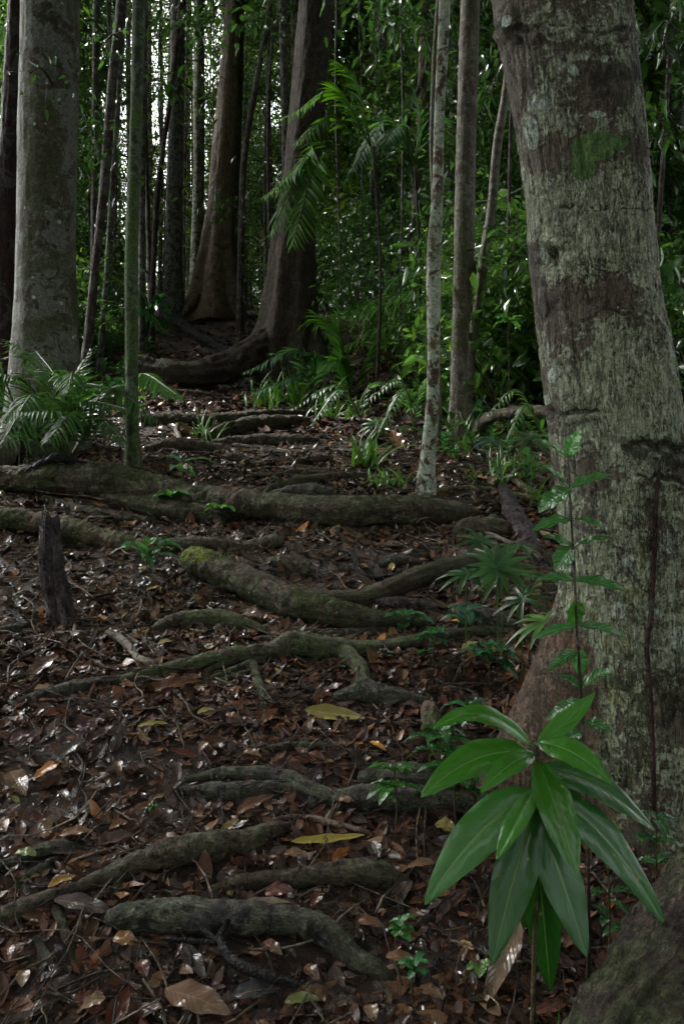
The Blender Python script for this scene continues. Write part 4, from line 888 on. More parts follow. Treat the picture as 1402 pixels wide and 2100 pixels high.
# the big-leaved seedling
db = 1.62
bb = Wp(1093, 2140, db); bb[2] = float(G(bb[0], db))
e = plant('seedling', 'seedling with large drooping glossy leaves closest to the viewer', 'seedling', bb)
gs = Geo(); tube(gs, [Wp(1098, 1530, db), Wp(1106, 1640, db), Wp(1104, 1740, db+.01), Wp(1098, 1850, db+.01), Wp(1094, 1980, db), Wp(1092, 2140, db), bb-[0, 0, .03]], [.003, .0035, .004, .004, .004, .005, .006], seg=12, n=90, rough=.12)
gs.build('stem', M['stem'], e, origin=bb)
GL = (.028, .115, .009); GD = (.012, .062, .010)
L_ = [  # base, tip, width, depth offset of tip, sag, tint, normal
    (1088, 1528, 886, 1496, 58, -.05, .42, GL, (0, -.55, .85)),
    (1104, 1530, 1219, 1420, 56, .10, -.02, GL, (-.6, -.75, .35)),
    (1104, 1524, 1254, 1610, 72, -.10, .22, GL, (.1, -.7, .7)),
    (1085, 1545, 862, 1636, 86, -.06, .26, GL, (-.1, -.7, .7)),
    (1094, 1545, 985, 1628, 56, -.10, .15, GL, (-.5, -.8, .3)),
    (1102, 1578, 1342, 1704, 82, .04, .20, GD, (.1, -.62, .78)),
    (1110, 1620, 1364, 1900, 92, .0, .22, (.02, .085, .022), (.35, -.8, .5)),
    (1102, 1560, 1184, 1800, 88, -.10, .10, GL, (.25, -.92, .3)),
    (1094, 1625, 870, 1856, 104, -.02, .20, (.030, .115, .02), (-.3, -.85, .45)),
    (1098, 1655, 1008, 1980, 98, -.06, .10, GD, (-.35, -.92, .2)),
    (1098, 1615, 1018, 1764, 56, -.12, .05, (.035, .12, .02), (-.55, -.8, .3)),
    (1106, 1690, 1202, 1964, 92, -.06, .10, (.024, .09, .03), (.15, -.95, .25)),
    (1100, 1745, 1128, 2034, 84, .03, .02, GD, (.1, -.95, .3)),
    (1100, 1680, 1072, 1905, 62, .06, .02, (.018, .06, .014), (-.2, -.9, .3)),
    (1100, 1600, 1232, 1760, 62, .10, .1, (.02, .07, .016), (.3, -.8, .4)),
]
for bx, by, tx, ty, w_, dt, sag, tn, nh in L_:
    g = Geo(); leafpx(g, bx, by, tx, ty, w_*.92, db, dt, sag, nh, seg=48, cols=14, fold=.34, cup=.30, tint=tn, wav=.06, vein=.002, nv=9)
    tube(g, [Wp(1101, by+8, db), Wp((bx*2+1101)/3, by+3, db), Wp(bx, by, db)], .002, seg=6, n=8, tint=(.06, .12, .03))
    g.build('leaf', M['leaf_big'], e, origin=bb)

# tall thin sapling with opposite serrated leaves, in front of the big trunk
ds = 1.95
bb = Wp(1205, 1800, ds); bb[2] = float(G(bb[0], ds))
e = plant('sapling', 'slender sapling with paired toothed leaves climbing in front of the big trunk', 'sapling', bb)
gs = Geo(); st = [(1163, 930), (1168, 1010), (1171, 1080), (1176, 1150), (1178, 1200), (1182, 1290), (1188, 1380), (1194, 1480), (1200, 1600), (1205, 1800)]
tube(gs, [Wp(x, y, ds) for x, y in st]+[bb], [.0012, .0017, .002, .0024, .0026, .0028, .003, .0034, .004, .004, .005], seg=10, n=120, rough=.15)
gs.build('stem', M['stemdark'], e, origin=bb)
gl = Geo()
for bx, by, tx, ty, w_, tn in [(1163, 940, 1192, 882, 34, 1.7), (1163, 940, 1095, 903, 24, 1.4), (1163, 938, 1180, 905, 24, 1.5), (1168, 1010, 1111, 957, 42, .8), (1170, 1002, 1257, 974, 28, 1), (1168, 1005, 1103, 1052, 46, 1), (1172, 1066, 1090, 1092, 36, 1),
                               (1172, 1064, 1236, 1086, 30, 1), (1174, 1122, 1110, 1100, 24, .8), (1176, 1122, 1258, 1104, 22, .8), (1174, 1124, 1138, 1174, 46, 1), (1178, 1190, 1098, 1192, 27, 1), (1180, 1190, 1280, 1213, 30, 1), (1180, 1232, 1176, 1288, 36, 1),
                               (1182, 1284, 1092, 1311, 24, 1), (1184, 1284, 1284, 1307, 26, .9), (1186, 1332, 1188, 1388, 34, 1), (1184, 1336, 1122, 1377, 27, .8), (1190, 1412, 1254, 1378, 40, 1), (1188, 1412, 1143, 1384, 26, .8), (1190, 1438, 1118, 1478, 30, .8), (1195, 1480, 1252, 1502, 28, .7), (1196, 1500, 1150, 1530, 30, .7)]:
    leafpx(gl, bx, by, tx, ty, w_, ds, rng.uniform(-.06, .03), .12, (rng.uniform(-.3, .3), -.55, .8), seg=24, cols=6, fold=.3, tint=(np.array((.034, .125, .030))*tn), wav=.18, serr=.22, vein=.01, nv=7)
gl.build('foliage', M['leaf_near'], e, origin=bb)

def rosette_seedling(px, base_row, top_row, nl, ll, lw, label, tint=(.03, .11, .02), name='seedling', d=None, stemr=.0025, nodes=1, spread=1.0, lean=0, serr=.15, mat='leaf_near', group=None, nhz=.8):
    d = d or hit(px, base_row); b = Wp(px, base_row, d); b[2] = float(G(b[0], d)); t = Wp(px+lean, top_row, d)
    e = plant(name, label, 'seedling', b, group)
    gs = Geo(); m = (b+t)/2+rng.normal(0, .006, 3); tube(gs, [b-[0, 0, .02], m, t], [stemr, stemr*.8, stemr*.6], seg=8, n=24, rough=.1); gs.build('stem', M['stem'], e, origin=b)
    gl = Geo()
    for k in range(nl):
        a = k*2.4+rng.uniform(-.3, .3); f = 1-.45*(k//max(1, nl//nodes))/max(1, nodes) if nodes > 1 else 1
        p = b+(t-b)*f
        el = rng.uniform(-.1, .5); dr = np.array([math.cos(a)*math.cos(el), math.sin(a)*math.cos(el), math.sin(el)])
        L = ll/FPX*d*rng.uniform(.7, 1.15)*spread
        T_ = p+dr*L-[0, 0, L*.25]; C = p+dr*L*.55+[0, 0, L*.18]
        bigleaf(gl, p, C, T_, lw/FPX*d*rng.uniform(.85, 1.15), (0, -.15, 1), seg=12, cols=4, fold=.25, tint=np.array(tint)*np.exp(rng.normal(0, .22)), wav=.12, serr=serr, vein=.008, nv=7)
    gl.build('foliage', M[mat], e, origin=b)
    return e
rosette_seedling(808, 1728, 1580, 15, 62, 22, 'small seedling with a thin tan stem and dark leaf tuft', nodes=2)
rosette_seedling(305, 1205, 1118, 12, 74, 20, 'slim-leaved glossy seedling in the litter left of the moss-tipped root', nodes=3, tint=(.035, .115, .04))
rosette_seedling(352, 1062, 1020, 6, 50, 24, 'pale glossy sprout rising in front of the log-like root', tint=(.06, .2, .05), serr=0)
rosette_seedling(455, 1078, 1045, 7, 52, 20, 'bright leafy sprout at the front of the log-like root', tint=(.06, .18, .03), serr=0)
rosette_seedling(508, 1068, 1040, 9, 48, 9, 'narrow-leaved tuft sprouting on the log-like root', tint=(.03, .10, .03), serr=0)
rosette_seedling(372, 1030, 950, 5, 75, 20, 'taller seedling with pale shining leaves over the log-like root', tint=(.06, .15, .08), serr=0, nodes=2)
rosette_seedling(312, 1668, 1655, 5, 20, 10, 'tiny bright green sprout in the middle of the slope', tint=(.05, .2, .04), serr=0)
rosette_seedling(765, 1790, 1775, 5, 32, 10, 'tiny pointed sprout growing on the humped root', tint=(.04, .15, .05), serr=0)
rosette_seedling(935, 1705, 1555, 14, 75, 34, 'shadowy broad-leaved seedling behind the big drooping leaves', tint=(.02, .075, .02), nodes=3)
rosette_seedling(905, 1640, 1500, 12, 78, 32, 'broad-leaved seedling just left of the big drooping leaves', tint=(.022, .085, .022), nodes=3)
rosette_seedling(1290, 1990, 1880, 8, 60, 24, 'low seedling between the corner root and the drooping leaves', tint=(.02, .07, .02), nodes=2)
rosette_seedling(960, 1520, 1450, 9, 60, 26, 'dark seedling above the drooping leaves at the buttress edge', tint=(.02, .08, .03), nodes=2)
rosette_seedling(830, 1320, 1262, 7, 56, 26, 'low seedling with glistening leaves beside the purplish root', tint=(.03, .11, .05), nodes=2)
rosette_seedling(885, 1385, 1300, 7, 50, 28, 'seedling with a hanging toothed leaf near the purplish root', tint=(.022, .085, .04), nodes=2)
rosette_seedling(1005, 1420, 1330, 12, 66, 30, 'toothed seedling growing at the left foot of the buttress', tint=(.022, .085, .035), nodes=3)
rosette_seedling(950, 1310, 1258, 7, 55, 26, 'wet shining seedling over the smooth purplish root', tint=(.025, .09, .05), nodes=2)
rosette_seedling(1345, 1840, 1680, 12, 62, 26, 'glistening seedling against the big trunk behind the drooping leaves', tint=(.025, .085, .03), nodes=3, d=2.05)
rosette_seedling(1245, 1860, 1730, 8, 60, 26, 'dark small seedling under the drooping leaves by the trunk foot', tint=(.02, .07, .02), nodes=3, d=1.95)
rosette_seedling(820, 1995, 1890, 12, 34, 19, 'round-leaved weed with several small light leaves near the lower edge', tint=(.05, .16, .04), serr=0, nodes=3)
rosette_seedling(850, 2050, 1975, 12, 42, 15, 'bright low weed with pointed leaves next to the grass', tint=(.045, .17, .06), serr=0, nodes=2)
rosette_seedling(985, 2010, 1985, 5, 42, 26, 'yellow green sprout with crinkled leaves under the big leaves', tint=(.12, .24, .06), serr=0)
rosette_seedling(130, 1265, 1250, 5, 22, 12, 'minute wet sprout beside the rotten stump foot', tint=(.05, .16, .06), serr=0)
rosette_seedling(1040, 850, 660, 9, 42, 18, 'tall thin seedling topped by pale green leaves left of the big tree', tint=(.07, .2, .06), d=5.6, serr=0)
rosette_seedling(930, 905, 880, 6, 24, 9, 'tiny sprout at the foot of the brown trunk', tint=(.04, .14, .05), serr=0)
rosette_seedling(870, 1015, 985, 7, 26, 10, 'tiny glossy sprout at the foot of the pale lichen trunk', tint=(.04, .14, .06), serr=0)

def fan(name, px, row, d, n, L, wd, label, stalk_row, tint=(.04, .12, .025), face=(0, -.5, .85), arc=(-2.6, 2.6), group=None, nfans=1, spreadx=0, parent=None):
    """small fan palm seedling: strap leaflets radiating from stalk ends"""
    b = Wp(px, stalk_row, d); b[2] = float(G(b[0], d)); e = plant(name, label, 'palm seedling', b, group)
    for q in range(nfans):
        h = Wp(px+rng.uniform(-1, 1)*spreadx, row+rng.uniform(-.3, .3)*spreadx, d+rng.uniform(-.15, .15)*(nfans > 1))
        g = Geo(); tube(g, [b, (b+h)/2+[0, 0, .03], h], [.003, .0025, .002], seg=6, n=12, tint=(.05, .09, .02))
        N0 = nrm(np.array(face)+rng.normal(0, .25, 3)); ux = nrm(np.cross(N0, [0, 1, .001])); uy = np.cross(N0, ux)
        ang = np.linspace(arc[0], arc[1], n)+rng.normal(0, .05, n)
        T = ux[None]*np.sin(ang)[:, None]+ -uy[None]*np.cos(ang)[:, None]*1.0+N0*rng.uniform(0, .25, (n, 1))
        Ls = L/FPX*d*rng.uniform(.8, 1.1, n)
        leaves(g, np.repeat(h[None], n, 0), T, N0, Ls, wd/FPX*d, seg=8, cols=2, curl=.8, fold=.35, tint=greens(n, tint, .2, .2), shape='strap')
        g.build('frond', M['palm'], e, origin=b)
    return e
def frond_geo(g, P, n, ll, lw, tint, ang=55, droop=.4, rach=.005, flat=(0, 0, 1), seg=6):
    c = cr(np.array(P, float), n+1); T = nrm(np.gradient(c, axis=0))
    tube(g, P, [rach, rach*.7, rach*.4] if len(P) == 3 else np.linspace(rach, rach*.3, len(P)), seg=6, n=30, tint=(.06, .1, .03))
    S = nrm(np.cross(T, np.array(flat, float))); U = np.cross(S, T)
    t = np.linspace(0, 1, n+1); k = np.sin(np.pi*np.clip(t*.8+.14, 0, 1))**.7
    a = math.radians(ang)
    for sgn in (-1, 1):
        Aa = a*(1-.45*t)+rng.normal(0, .05, n+1)
        D = T*np.cos(Aa)[:, None]+S*sgn*np.sin(Aa)[:, None]+U*rng.normal(-.05, .1, (n+1, 1))
        m = t > .12
        leaves(g, c[m], D[m], U[m], (ll*k*rng.uniform(.85, 1.1, n+1))[m], lw*np.maximum(.6, k[m]), seg=seg, cols=2, curl=droop*rng.uniform(.6, 1.4, m.sum()), fold=.3, tint=greens(m.sum(), tint, .2, .25), shape='strap')

def palm_px(name, label, base, fronds, tint, cat='palm', stem=True, mat='palm'):
    b = np.array(base, float); e = plant(name, label, cat, b)
    for (p1, p2, p3, ll, lw, n, dr) in fronds:
        d = p2[2]; g = Geo()
        frond_geo(g, [Wp(*p1), Wp(*p2), Wp(*p3)], n, ll/FPX*d, lw/FPX*d, tint, droop=dr, rach=.006*d/5)
        g.build('frond', M['palmfar' if b[1] > 7.6 else mat], e, origin=b)
    return e
# palm clump at the left, against the mottled tree
dp = 5.15
_palm0 = 1
bs = Wp(130, 930, dp); bs[2] = float(G(bs[0], dp))
palm_px('palm', 'palm clump with arching feather fronds at the foot of the mottled tree', bs, [
    ((120, 925, dp), (60, 790, dp), (-40, 760, dp-.3), 90, 6, 26, .9), ((125, 925, dp), (90, 760, dp), (20, 700, dp+.1), 85, 6, 26, .9), ((130, 925, dp), (120, 790, dp-.1), (75, 720, dp+.2), 70, 6, 24, .8),
    ((130, 930, dp), (170, 830, dp-.1), (262, 838, dp-.3), 75, 6, 28, .9), ((120, 930, dp), (130, 850, dp-.3), (30, 845, dp-.6), 95, 6, 28, .9), ((130, 930, dp), (165, 800, dp), (210, 790, dp-.2), 70, 6, 26, .7),
    ((100, 930, dp), (40, 850, dp-.2), (-60, 870, dp-.4), 80, 6, 24, 1.0), ((150, 930, dp), (220, 800, dp+.2), (320, 860, dp), 80, 6, 32, 1.0), ((150, 930, dp), (200, 860, dp-.2), (250, 900, dp-.4), 70, 6, 26, 1.0),
    ((140, 930, dp), (150, 770, dp-.2), (140, 800, dp-.5), 80, 6, 26, 1.0), ((60, 930, dp), (0, 760, dp), (-40, 810, dp-.3), 90, 6, 26, 1.0), ((80, 930, dp), (70, 810, dp-.3), (10, 900, dp-.6), 90, 6, 26, 1.1), ((135, 930, dp), (150, 850, dp-.3), (100, 900, dp-.7), 70, 6, 22, 1.0), ((130, 930, dp), (150, 790, dp), (185, 720, dp+.1), 55, 7, 20, .6)], (.026, .080, .020))
for (x, y, n_, L, lb) in [(55, 848, 20, 105, 'fan palm leaf spreading wide before the palm clump'), (40, 882, 18, 80, 'lower silvery fan leaf at the front of the palm clump')]:
    fan('palm_seedling', x, y, 4.9, n_, L, 8, lb, 960, tint=(.035, .10, .04), face=(.1, -.45, .85), arc=(-2.5, 2.5))
ds_ = 6.2
bs = Wp(262, 900, ds_); bs[2] = float(G(bs[0], ds_))
palm_px('palm', 'drooping green palm frond arching right of the mossy green trunk', bs, [((255, 890, ds_), (285, 770, ds_-.1), (368, 812, ds_-.5), 62, 9, 26, 1.1)], (.045, .13, .025))
# palms high at the centre, over the dark tree
bs = onground(.27, 8.05)
palm_px('palm', 'tall slender palm whose bright fronds hang before the central dark tree', bs, [
    ((760, 300, 8.0), (690, 190, 8.0), (588, 238, 7.8), 70, 9, 26, .6), ((700, 330, 8.0), (640, 300, 8.0), (560, 470, 7.7), 80, 7, 24, .7), ((700, 360, 8.0), (650, 330, 7.9), (600, 500, 7.6), 80, 7, 24, .7), ((720, 400, 8.0), (640, 330, 8.0), (545, 400, 7.8), 70, 8, 28, .7),
    ((740, 300, 8.0), (680, 240, 8.0), (610, 290, 7.7), 60, 7, 22, .7), ((760, 300, 8.0), (730, 170, 8.0), (690, 130, 8), 66, 7, 20, .6)], (.034, .105, .012))
gq = Geo(); 
bs2 = onground(.60, 8.35)
palm_px('palm', 'dark palm with pale glinting fronds right of the central tree', bs2, [
    ((850, 330, 8.3), (790, 250, 8.3), (720, 350, 8.0), 62, 8, 26, .8), ((850, 340, 8.3), (820, 260, 8.2), (780, 300, 7.9), 60, 8, 24, .8), ((850, 340, 8.3), (880, 250, 8.3), (930, 280, 8.0), 62, 8, 26, .8), ((850, 350, 8.3), (860, 240, 8.3), (850, 190, 8.3), 60, 8, 22, .6)], (.030, .085, .035))
for k, o_ in enumerate([o for o in bpy.data.objects if o.name.startswith('palm') and o.type == 'EMPTY' and o.location.y > 8]):
    b = np.array(o_.location); top = Wp(765 if k == 0 else 850, 300 if k == 0 else 335, 8.0 if k == 0 else 8.3)
    gs = Geo(); tube(gs, [b-[0, 0, .1], (b+top)/2+[.05, 0, 0], top], [.014, .012, .009], seg=12, n=60, rough=.08); gs.build('stem', M['b_red'], o_, origin=b)
# low glossy palm before the central tree, and feathery plants along the right edge of the upper trail
bs = Wp(640, 815, 8.2); bs[2] = float(G(bs[0], 8.2))
palm_px('palm', 'low palm with glossy silver-lit fronds at the foot of the central tree', bs, [
    ((640, 815, 8.2), (610, 720, 8.1), (505, 762, 7.9), 48, 8, 22, .7), ((640, 815, 8.2), (640, 730, 8.1), (560, 725, 7.9), 42, 8, 20, .7), ((640, 815, 8.2), (620, 770, 8.0), (520, 805, 7.7), 42, 7, 20, .8)], (.03, .09, .045))
bs = Wp(720, 820, 8.6); bs[2] = float(G(bs[0], 8.6))
palm_px('palm', 'feathery bright green palm right of the central tree foot', bs, [
    ((720, 820, 8.6), (690, 690, 8.6), (640, 640, 8.5), 60, 8, 26, .6), ((720, 820, 8.6), (700, 700, 8.6), (690, 620, 8.6), 60, 8, 26, .6), ((720, 820, 8.6), (700, 740, 8.5), (650, 770, 8.3), 50, 8, 22, .8), ((720, 820, 8.6), (760, 720, 8.6), (800, 690, 8.5), 60, 8, 24, .7)], (.045, .14, .025))
for (x, y, row0, d, n_, L, wd, lb, tn) in [
    (1005, 905, 940, 5.3, 13, 46, 9, 'glossy white-lit fan seedling beside the sinuous trunk foot', (.05, .12, .07)),
    (1088, 900, 935, 4.6, 16, 60, 8, 'fan seedling with dead straw blade just left of the big trunk', (.06, .12, .04)),
    (1030, 1165, 1230, 3.35, 13, 84, 13, 'strap-leaved fan seedling above the moss fork root', (.05, .13, .04)),
    (985, 1110, 1190, 3.7, 9, 66, 10, 'fan seedling with arching blades next to the boulder', (.045, .12, .04)),
    (1020, 1165, 1230, 3.2, 11, 80, 13, 'largest strap-leaved seedling with eleven drooping blades', (.045, .13, .04)),
    (1120, 1185, 1260, 3.1, 12, 76, 12, 'strap-leaved seedling touching the left of the big trunk', (.05, .13, .04)),
    (1118, 1275, 1330, 2.95, 11, 92, 14, 'pale green fan seedling lying against the top of the buttress', (.08, .18, .05)),
    (850, 880, 930, 5.9, 12, 56, 8, 'fan seedling left of the pale lichen trunk', (.05, .12, .05)),
    (1060, 1120, 1190, 3.5, 10, 70, 11, 'fan seedling leaning over the dead log end', (.04, .11, .04)), (955, 1180, 1250, 3.25, 9, 66, 12, 'narrow fan seedling at the right end of the forked root', (.04, .12, .04)), (1070, 1230, 1290, 3.05, 9, 70, 11, 'dark fan seedling tucked beneath the strap-leaved ones', (.03, .085, .03)),
    (770, 870, 930, 6.3, 11, 44, 7, 'small fan seedling on the verge of the upper trail', (.04, .13, .03))]:
    fan('palm_seedling', x, y, d, n_, L, wd, lb, row0, tint=tuple(.65*q for q in tn), face=(-.1, -.45, .85))
for (x0, y0, pts, lb, tn, n_) in [
    (740, 860, [((740, 858, 6.6), (690, 790, 6.6), (600, 838, 6.4), 26, 5, 20, .7), ((740, 858, 6.6), (700, 800, 6.5), (640, 870, 6.2), 24, 5, 18, .7), ((740, 858, 6.6), (760, 790, 6.6), (830, 790, 6.5), 24, 5, 20, .7)], 'ferny pale plant overhanging the upper trail edge', (.045, .12, .06), 0),
    (850, 880, [((850, 880, 6.2), (820, 780, 6.2), (745, 830, 6.0), 30, 5, 20, .8), ((850, 880, 6.2), (830, 800, 6.1), (780, 880, 5.8), 30, 5, 18, .8), ((850, 880, 6.2), (860, 800, 6.2), (880, 770, 6.2), 30, 5, 18, .7)], 'feather palm seedling left of the pale lichen trunk', (.045, .14, .035), 0),
    (1100, 880, [((1110, 890, 5.2), (1060, 800, 5.2), (1000, 850, 5.1), 30, 5, 18, .8), ((1110, 890, 5.2), (1080, 830, 5.1), (1040, 900, 4.9), 26, 5, 16, .8)], 'feathery palm seedling under the arched brown branch', (.06, .15, .03), 0),
    (330, 640, [((300, 690, 12), (300, 610, 12), (260, 600, 12), 30, 6, 20, .6), ((300, 690, 12), (320, 610, 12), (350, 640, 11.8), 30, 6, 20, .8), ((300, 690, 12), (290, 630, 12), (340, 680, 11.7), 30, 6, 18, .8)], 'small fern on the bank beyond the mossy green trunk', (.03, .10, .05), 0),
    (225, 830, [((225, 850, 5.9), (190, 790, 5.9), (150, 830, 5.7), 36, 9, 14, .6), ((225, 850, 5.9), (230, 780, 5.9), (265, 820, 5.7), 36, 9, 14, .7)], 'glistening leafy plant between palm clump and mossy green trunk', (.03, .10, .04), 0)]:
    b = Wp(x0, y0, pts[0][0][2]); b[2] = float(G(b[0], b[1]))
    palm_px('fern', lb, b, pts, tn, cat='fern')

def grass(px, row, n, L, label, d=None, tint=(.045, .13, .02), w_=5, spread=.06, lean=0.0, group=None):
    d = d or hit(px, row); b = Wp(px, row, d); b[2] = float(G(b[0], d)); g = Geo()
    T = rdir(n)*.55+[lean, -.1, 1]; P = b+rng.normal(0, spread*.5, (n, 3))*[1, 1, 0]
    P[:, 2] = G(P[:, 0], P[:, 1])-.005
    leaves(g, P, T, rdir(n)+[0, -1, .5], L/FPX*d*rng.uniform(.5, 1.1, n), w_/FPX*d, seg=8, cols=2, curl=rng.uniform(.6, 2.0, n), fold=.4, tint=greens(n, tint, .25, .3), shape='strap')
    return tag(g.build('grass_tuft', M['palm'], origin=b), label, 'grass', group)
grass(418, 905, 16, 90, 'tall thin grass tuft at the left end of the three-root step', w_=4)
grass(745, 960, 26, 110, 'upright grass tuft on the right verge above the log-like root', w_=7)
grass(560, 830, 40, 85, 'bright grass tuft left of the central tree foot', spread=.25, w_=5)
grass(610, 825, 40, 90, 'dense grass tuft before the central tree foot', spread=.25, w_=5)
grass(800, 1000, 24, 70, 'sparse dark grass behind the right end of the log-like root', spread=.12, w_=5)
grass(690, 860, 30, 70, 'grass tuft beside the ferny pale plant', spread=.2, w_=5)
grass(900, 2020, 14, 210, 'arching glossy grass blades left of the drooping leaves', w_=8, d=1.75, tint=(.035, .11, .04))
grass(1030, 2060, 16, 240, 'long grass blades hanging under the drooping leaves', w_=9, d=1.7, tint=(.04, .13, .04))
grass(1150, 2110, 10, 160, 'short grass blades in the gap beside the corner root', w_=7, d=1.6, tint=(.04, .13, .03))
grass(1060, 960, 22, 60, 'little grass tuft beside the arched brown branch', spread=.15, w_=4)

rng = np.random.default_rng(2024)
# ---------------------------------------------------------------- background vegetation (prototypes, then copies)
# leafy bush
def proto_bush(seed, n, R, ls, lw, base, label, group, h=1.2):
    st_ = np.random.default_rng(seed)
    e = empty('shrub', (0, 0, 0), label, 'shrub', group)
    g, c = crown_mesh('foliage', n=n, R=R, ls=ls, lw=lw, clumps=26, seed=seed, base=base, zc=h*.62, clump_r=.17, seg=3, droop=.35)
    gs = Geo()
    for q in range(9):
        tube(gs, [(0, 0, -.05), c[q]*[.4, .4, .5], c[q]], [.014, .009, .003], seg=6, n=12, rough=.1)
    gs.build('stem', M['stemdark'], e); g.build('foliage', M['leaf_far'], e)
    return e
def proto_sapling(seed, H, n, ls, lw, base, label, group, spread=.5, name='sapling', low=.15, r0=.02):
    st_ = np.random.default_rng(seed)
    e = empty(name, (0, 0, 0), label, 'sapling' if name == 'sapling' else 'tree', group)
    gs = Geo(); P = np.array([[0, 0, -.1], [.08, .05, H*.35], [-.06, .08, H*.7], [.03, 0, H]])+st_.normal(0, .05, (4, 3))*[1, 1, 0]
    cc, _ = tube(gs, P, [r0, r0*.85, r0*.6, r0*.3], seg=10, n=60, rough=.1)
    nb = int(12+H*3); C = []
    for q in range(nb):
        f = low+(1-low)*st_.random(); p = cc[1+int(f*58)]; a = st_.uniform(0, 6.28); L = spread*st_.uniform(.4, 1.2)*(1.1-.5*f)
        t_ = p+[math.cos(a)*L, math.sin(a)*L, st_.uniform(-.05, .3)*L]
        tube(gs, [p, (p+t_)/2+[0, 0, .04], t_], [r0*.25, r0*.15, .002], seg=5, n=8); C += [t_, (p+t_*2)/3, (p+t_)/2]
    C = np.array(C); k = st_.integers(0, len(C), n)
    Pp = C[k]+st_.normal(0, 1, (n, 3))*[.16, .16, .10]*max(1, spread)
    T = st_.normal(size=(n, 3)); T[:, 2] = T[:, 2]*.5-.35; Nn = st_.normal(size=(n, 3))*.5+[0, 0, 1]
    t = np.array(base)*np.exp(st_.normal(0, .35, (n, 1))); yl = st_.random((n, 1)) < .15; t = np.where(yl, t*[2.0, 1.6, .9], t)
    g = Geo(); sz = np.exp(st_.normal(0, .3, n)); leaves(g, Pp, T, Nn, ls*sz, lw*sz, seg=3, cols=2, curl=.6, fold=.3, tint=np.clip(t, .004, .3))
    gs.build('trunk' if name == 'tree' else 'stem', M['b_dark'] if name == 'tree' else M['stemdark'], e); g.build('crown' if name == 'tree' else 'foliage', M['leaf_far'], e)
    return e
def proto_palm(seed, nfr, L, base, label, group):
    e = empty('palm', (0, 0, 0), label, 'palm', group); g = Geo()
    for q in range(nfr):
        a = q*2.4+.3*math.sin(q*5.); el = .5+.5*((q*7) % 5)/5; l = L*(.75+.3*((q*3) % 4)/4)
        d = np.array([math.cos(a), math.sin(a), 0]); h = l*.75*el
        frond_geo(g, [(0, 0, 0), d*l*.38+[0, 0, h], d*l*.95+[0, 0, h*.75]], 26, l*.30, .022, base, droop=.9, rach=.008, seg=4)
    g.build('frond', M['palmfar'], e)
    return e
bush = [proto_bush(301, 2800, (.75, .75, .5), .065, .027, (0.032, 0.071, 0.025), 'low dense bush of small dark leaves in the thicket beyond the trail verge', 'dense small-leaved bushes of the thicket'),
        proto_bush(302, 2000, (.8, .8, .6), .095, .03, (0.038, 0.089, 0.023), 'bush of longer brighter leaves in the thicket beyond the trail verge', 'long-leaved bushes of the thicket'),
        proto_bush(303, 2800, (.6, .6, .75), .055, .021, (0.029, 0.069, 0.027), 'upright fine-leaved bush in the thicket beyond the trail verge', 'fine-leaved bushes of the thicket', h=1.6)]
sap = [proto_sapling(311, 4.2, 2600, .075, .03, (0.038, 0.082, 0.023), 'thin-stemmed sapling with sparse small leaves deep in the understorey', 'thin understorey saplings'),
       proto_sapling(312, 6.0, 4200, .09, .036, (0.034, 0.076, 0.025), 'taller leafy sapling deep in the understorey', 'tall leafy understorey saplings', spread=.8),
       proto_sapling(313, 3.0, 1100, .13, .036, (.035, .10, .03), 'short sapling with long drooping leaves deep in the understorey', 'long-leaved understorey saplings', spread=.45)]
tre = [proto_sapling(321, 13, 20000, .10, .045, (0.038, 0.080, 0.023), 'slender background tree hung with small leaves from low down', 'slender leafy background trees', spread=1.6, name='tree', low=.15, r0=.09),
       proto_sapling(322, 16, 20000, .11, .048, (0.034, 0.076, 0.023), 'high background tree with leaves only in its upper half', 'high-crowned background trees', spread=2.0, name='tree', low=.4, r0=.12),
       proto_sapling(323, 10, 20000, .085, .038, (.050, .100, .018), 'small bright background tree with leaves down to the ground', 'small bright background trees', spread=1.4, name='tree', low=.08, r0=.06)]
tre.append(proto_sapling(324, 17, 6500, .085, .036, (.055, .105, .018), 'thinly leafed tall tree against the bright sky gap', 'thinly leafed trees before the sky gap', spread=2.6, name='tree', low=.06, r0=.07))
pole = empty('sapling', (0, 0, 0), 'thin bare pole-like sapling among the far trees', 'sapling', 'bare pole saplings of the far forest')
gp = Geo(); tube(gp, [(0, 0, -.1), (.1, .05, 4), (-.08, .1, 8), (.12, 0, 14)], [.04, .034, .028, .016], seg=10, n=50, rough=.12); gp.build('stem', M['b_dark'], pole)
plm = [proto_palm(331, 13, 1.5, (.035, .10, .03), 'stemless feather palm with dark arching fronds in the thicket', 'stemless feather palms of the thicket'),
       proto_palm(332, 10, 1.0, (.05, .14, .025), 'small light green feather palm in the thicket', 'small light green palms of the thicket')]
rng = np.random.default_rng(77)
used = set()
def put(kind, k, x, y, sc_=1.0, rz=None):
    p = kind[k]; key = id(p); rz = rng.uniform(0, 6.28) if rz is None else rz
    loc = (x, y, float(G(x, y))-.03)
    if key not in used:
        used.add(key); p.location = loc; p.rotation_euler = (0, 0, rz); p.scale = (sc_,)*3; return p
    return dup(p, loc, rz, sc_)
def xr(y): return np.interp(y, [3, 5, 7, 10, 13, 17, 22], [1.6, 1.2, .75, .7, .1, -.9, -1.4])
def xl(y): return np.interp(y, [3, 6, 9, 13, 17, 22], [-3.0, -2.2, -2.5, -2.9, -3.2, -4.2])
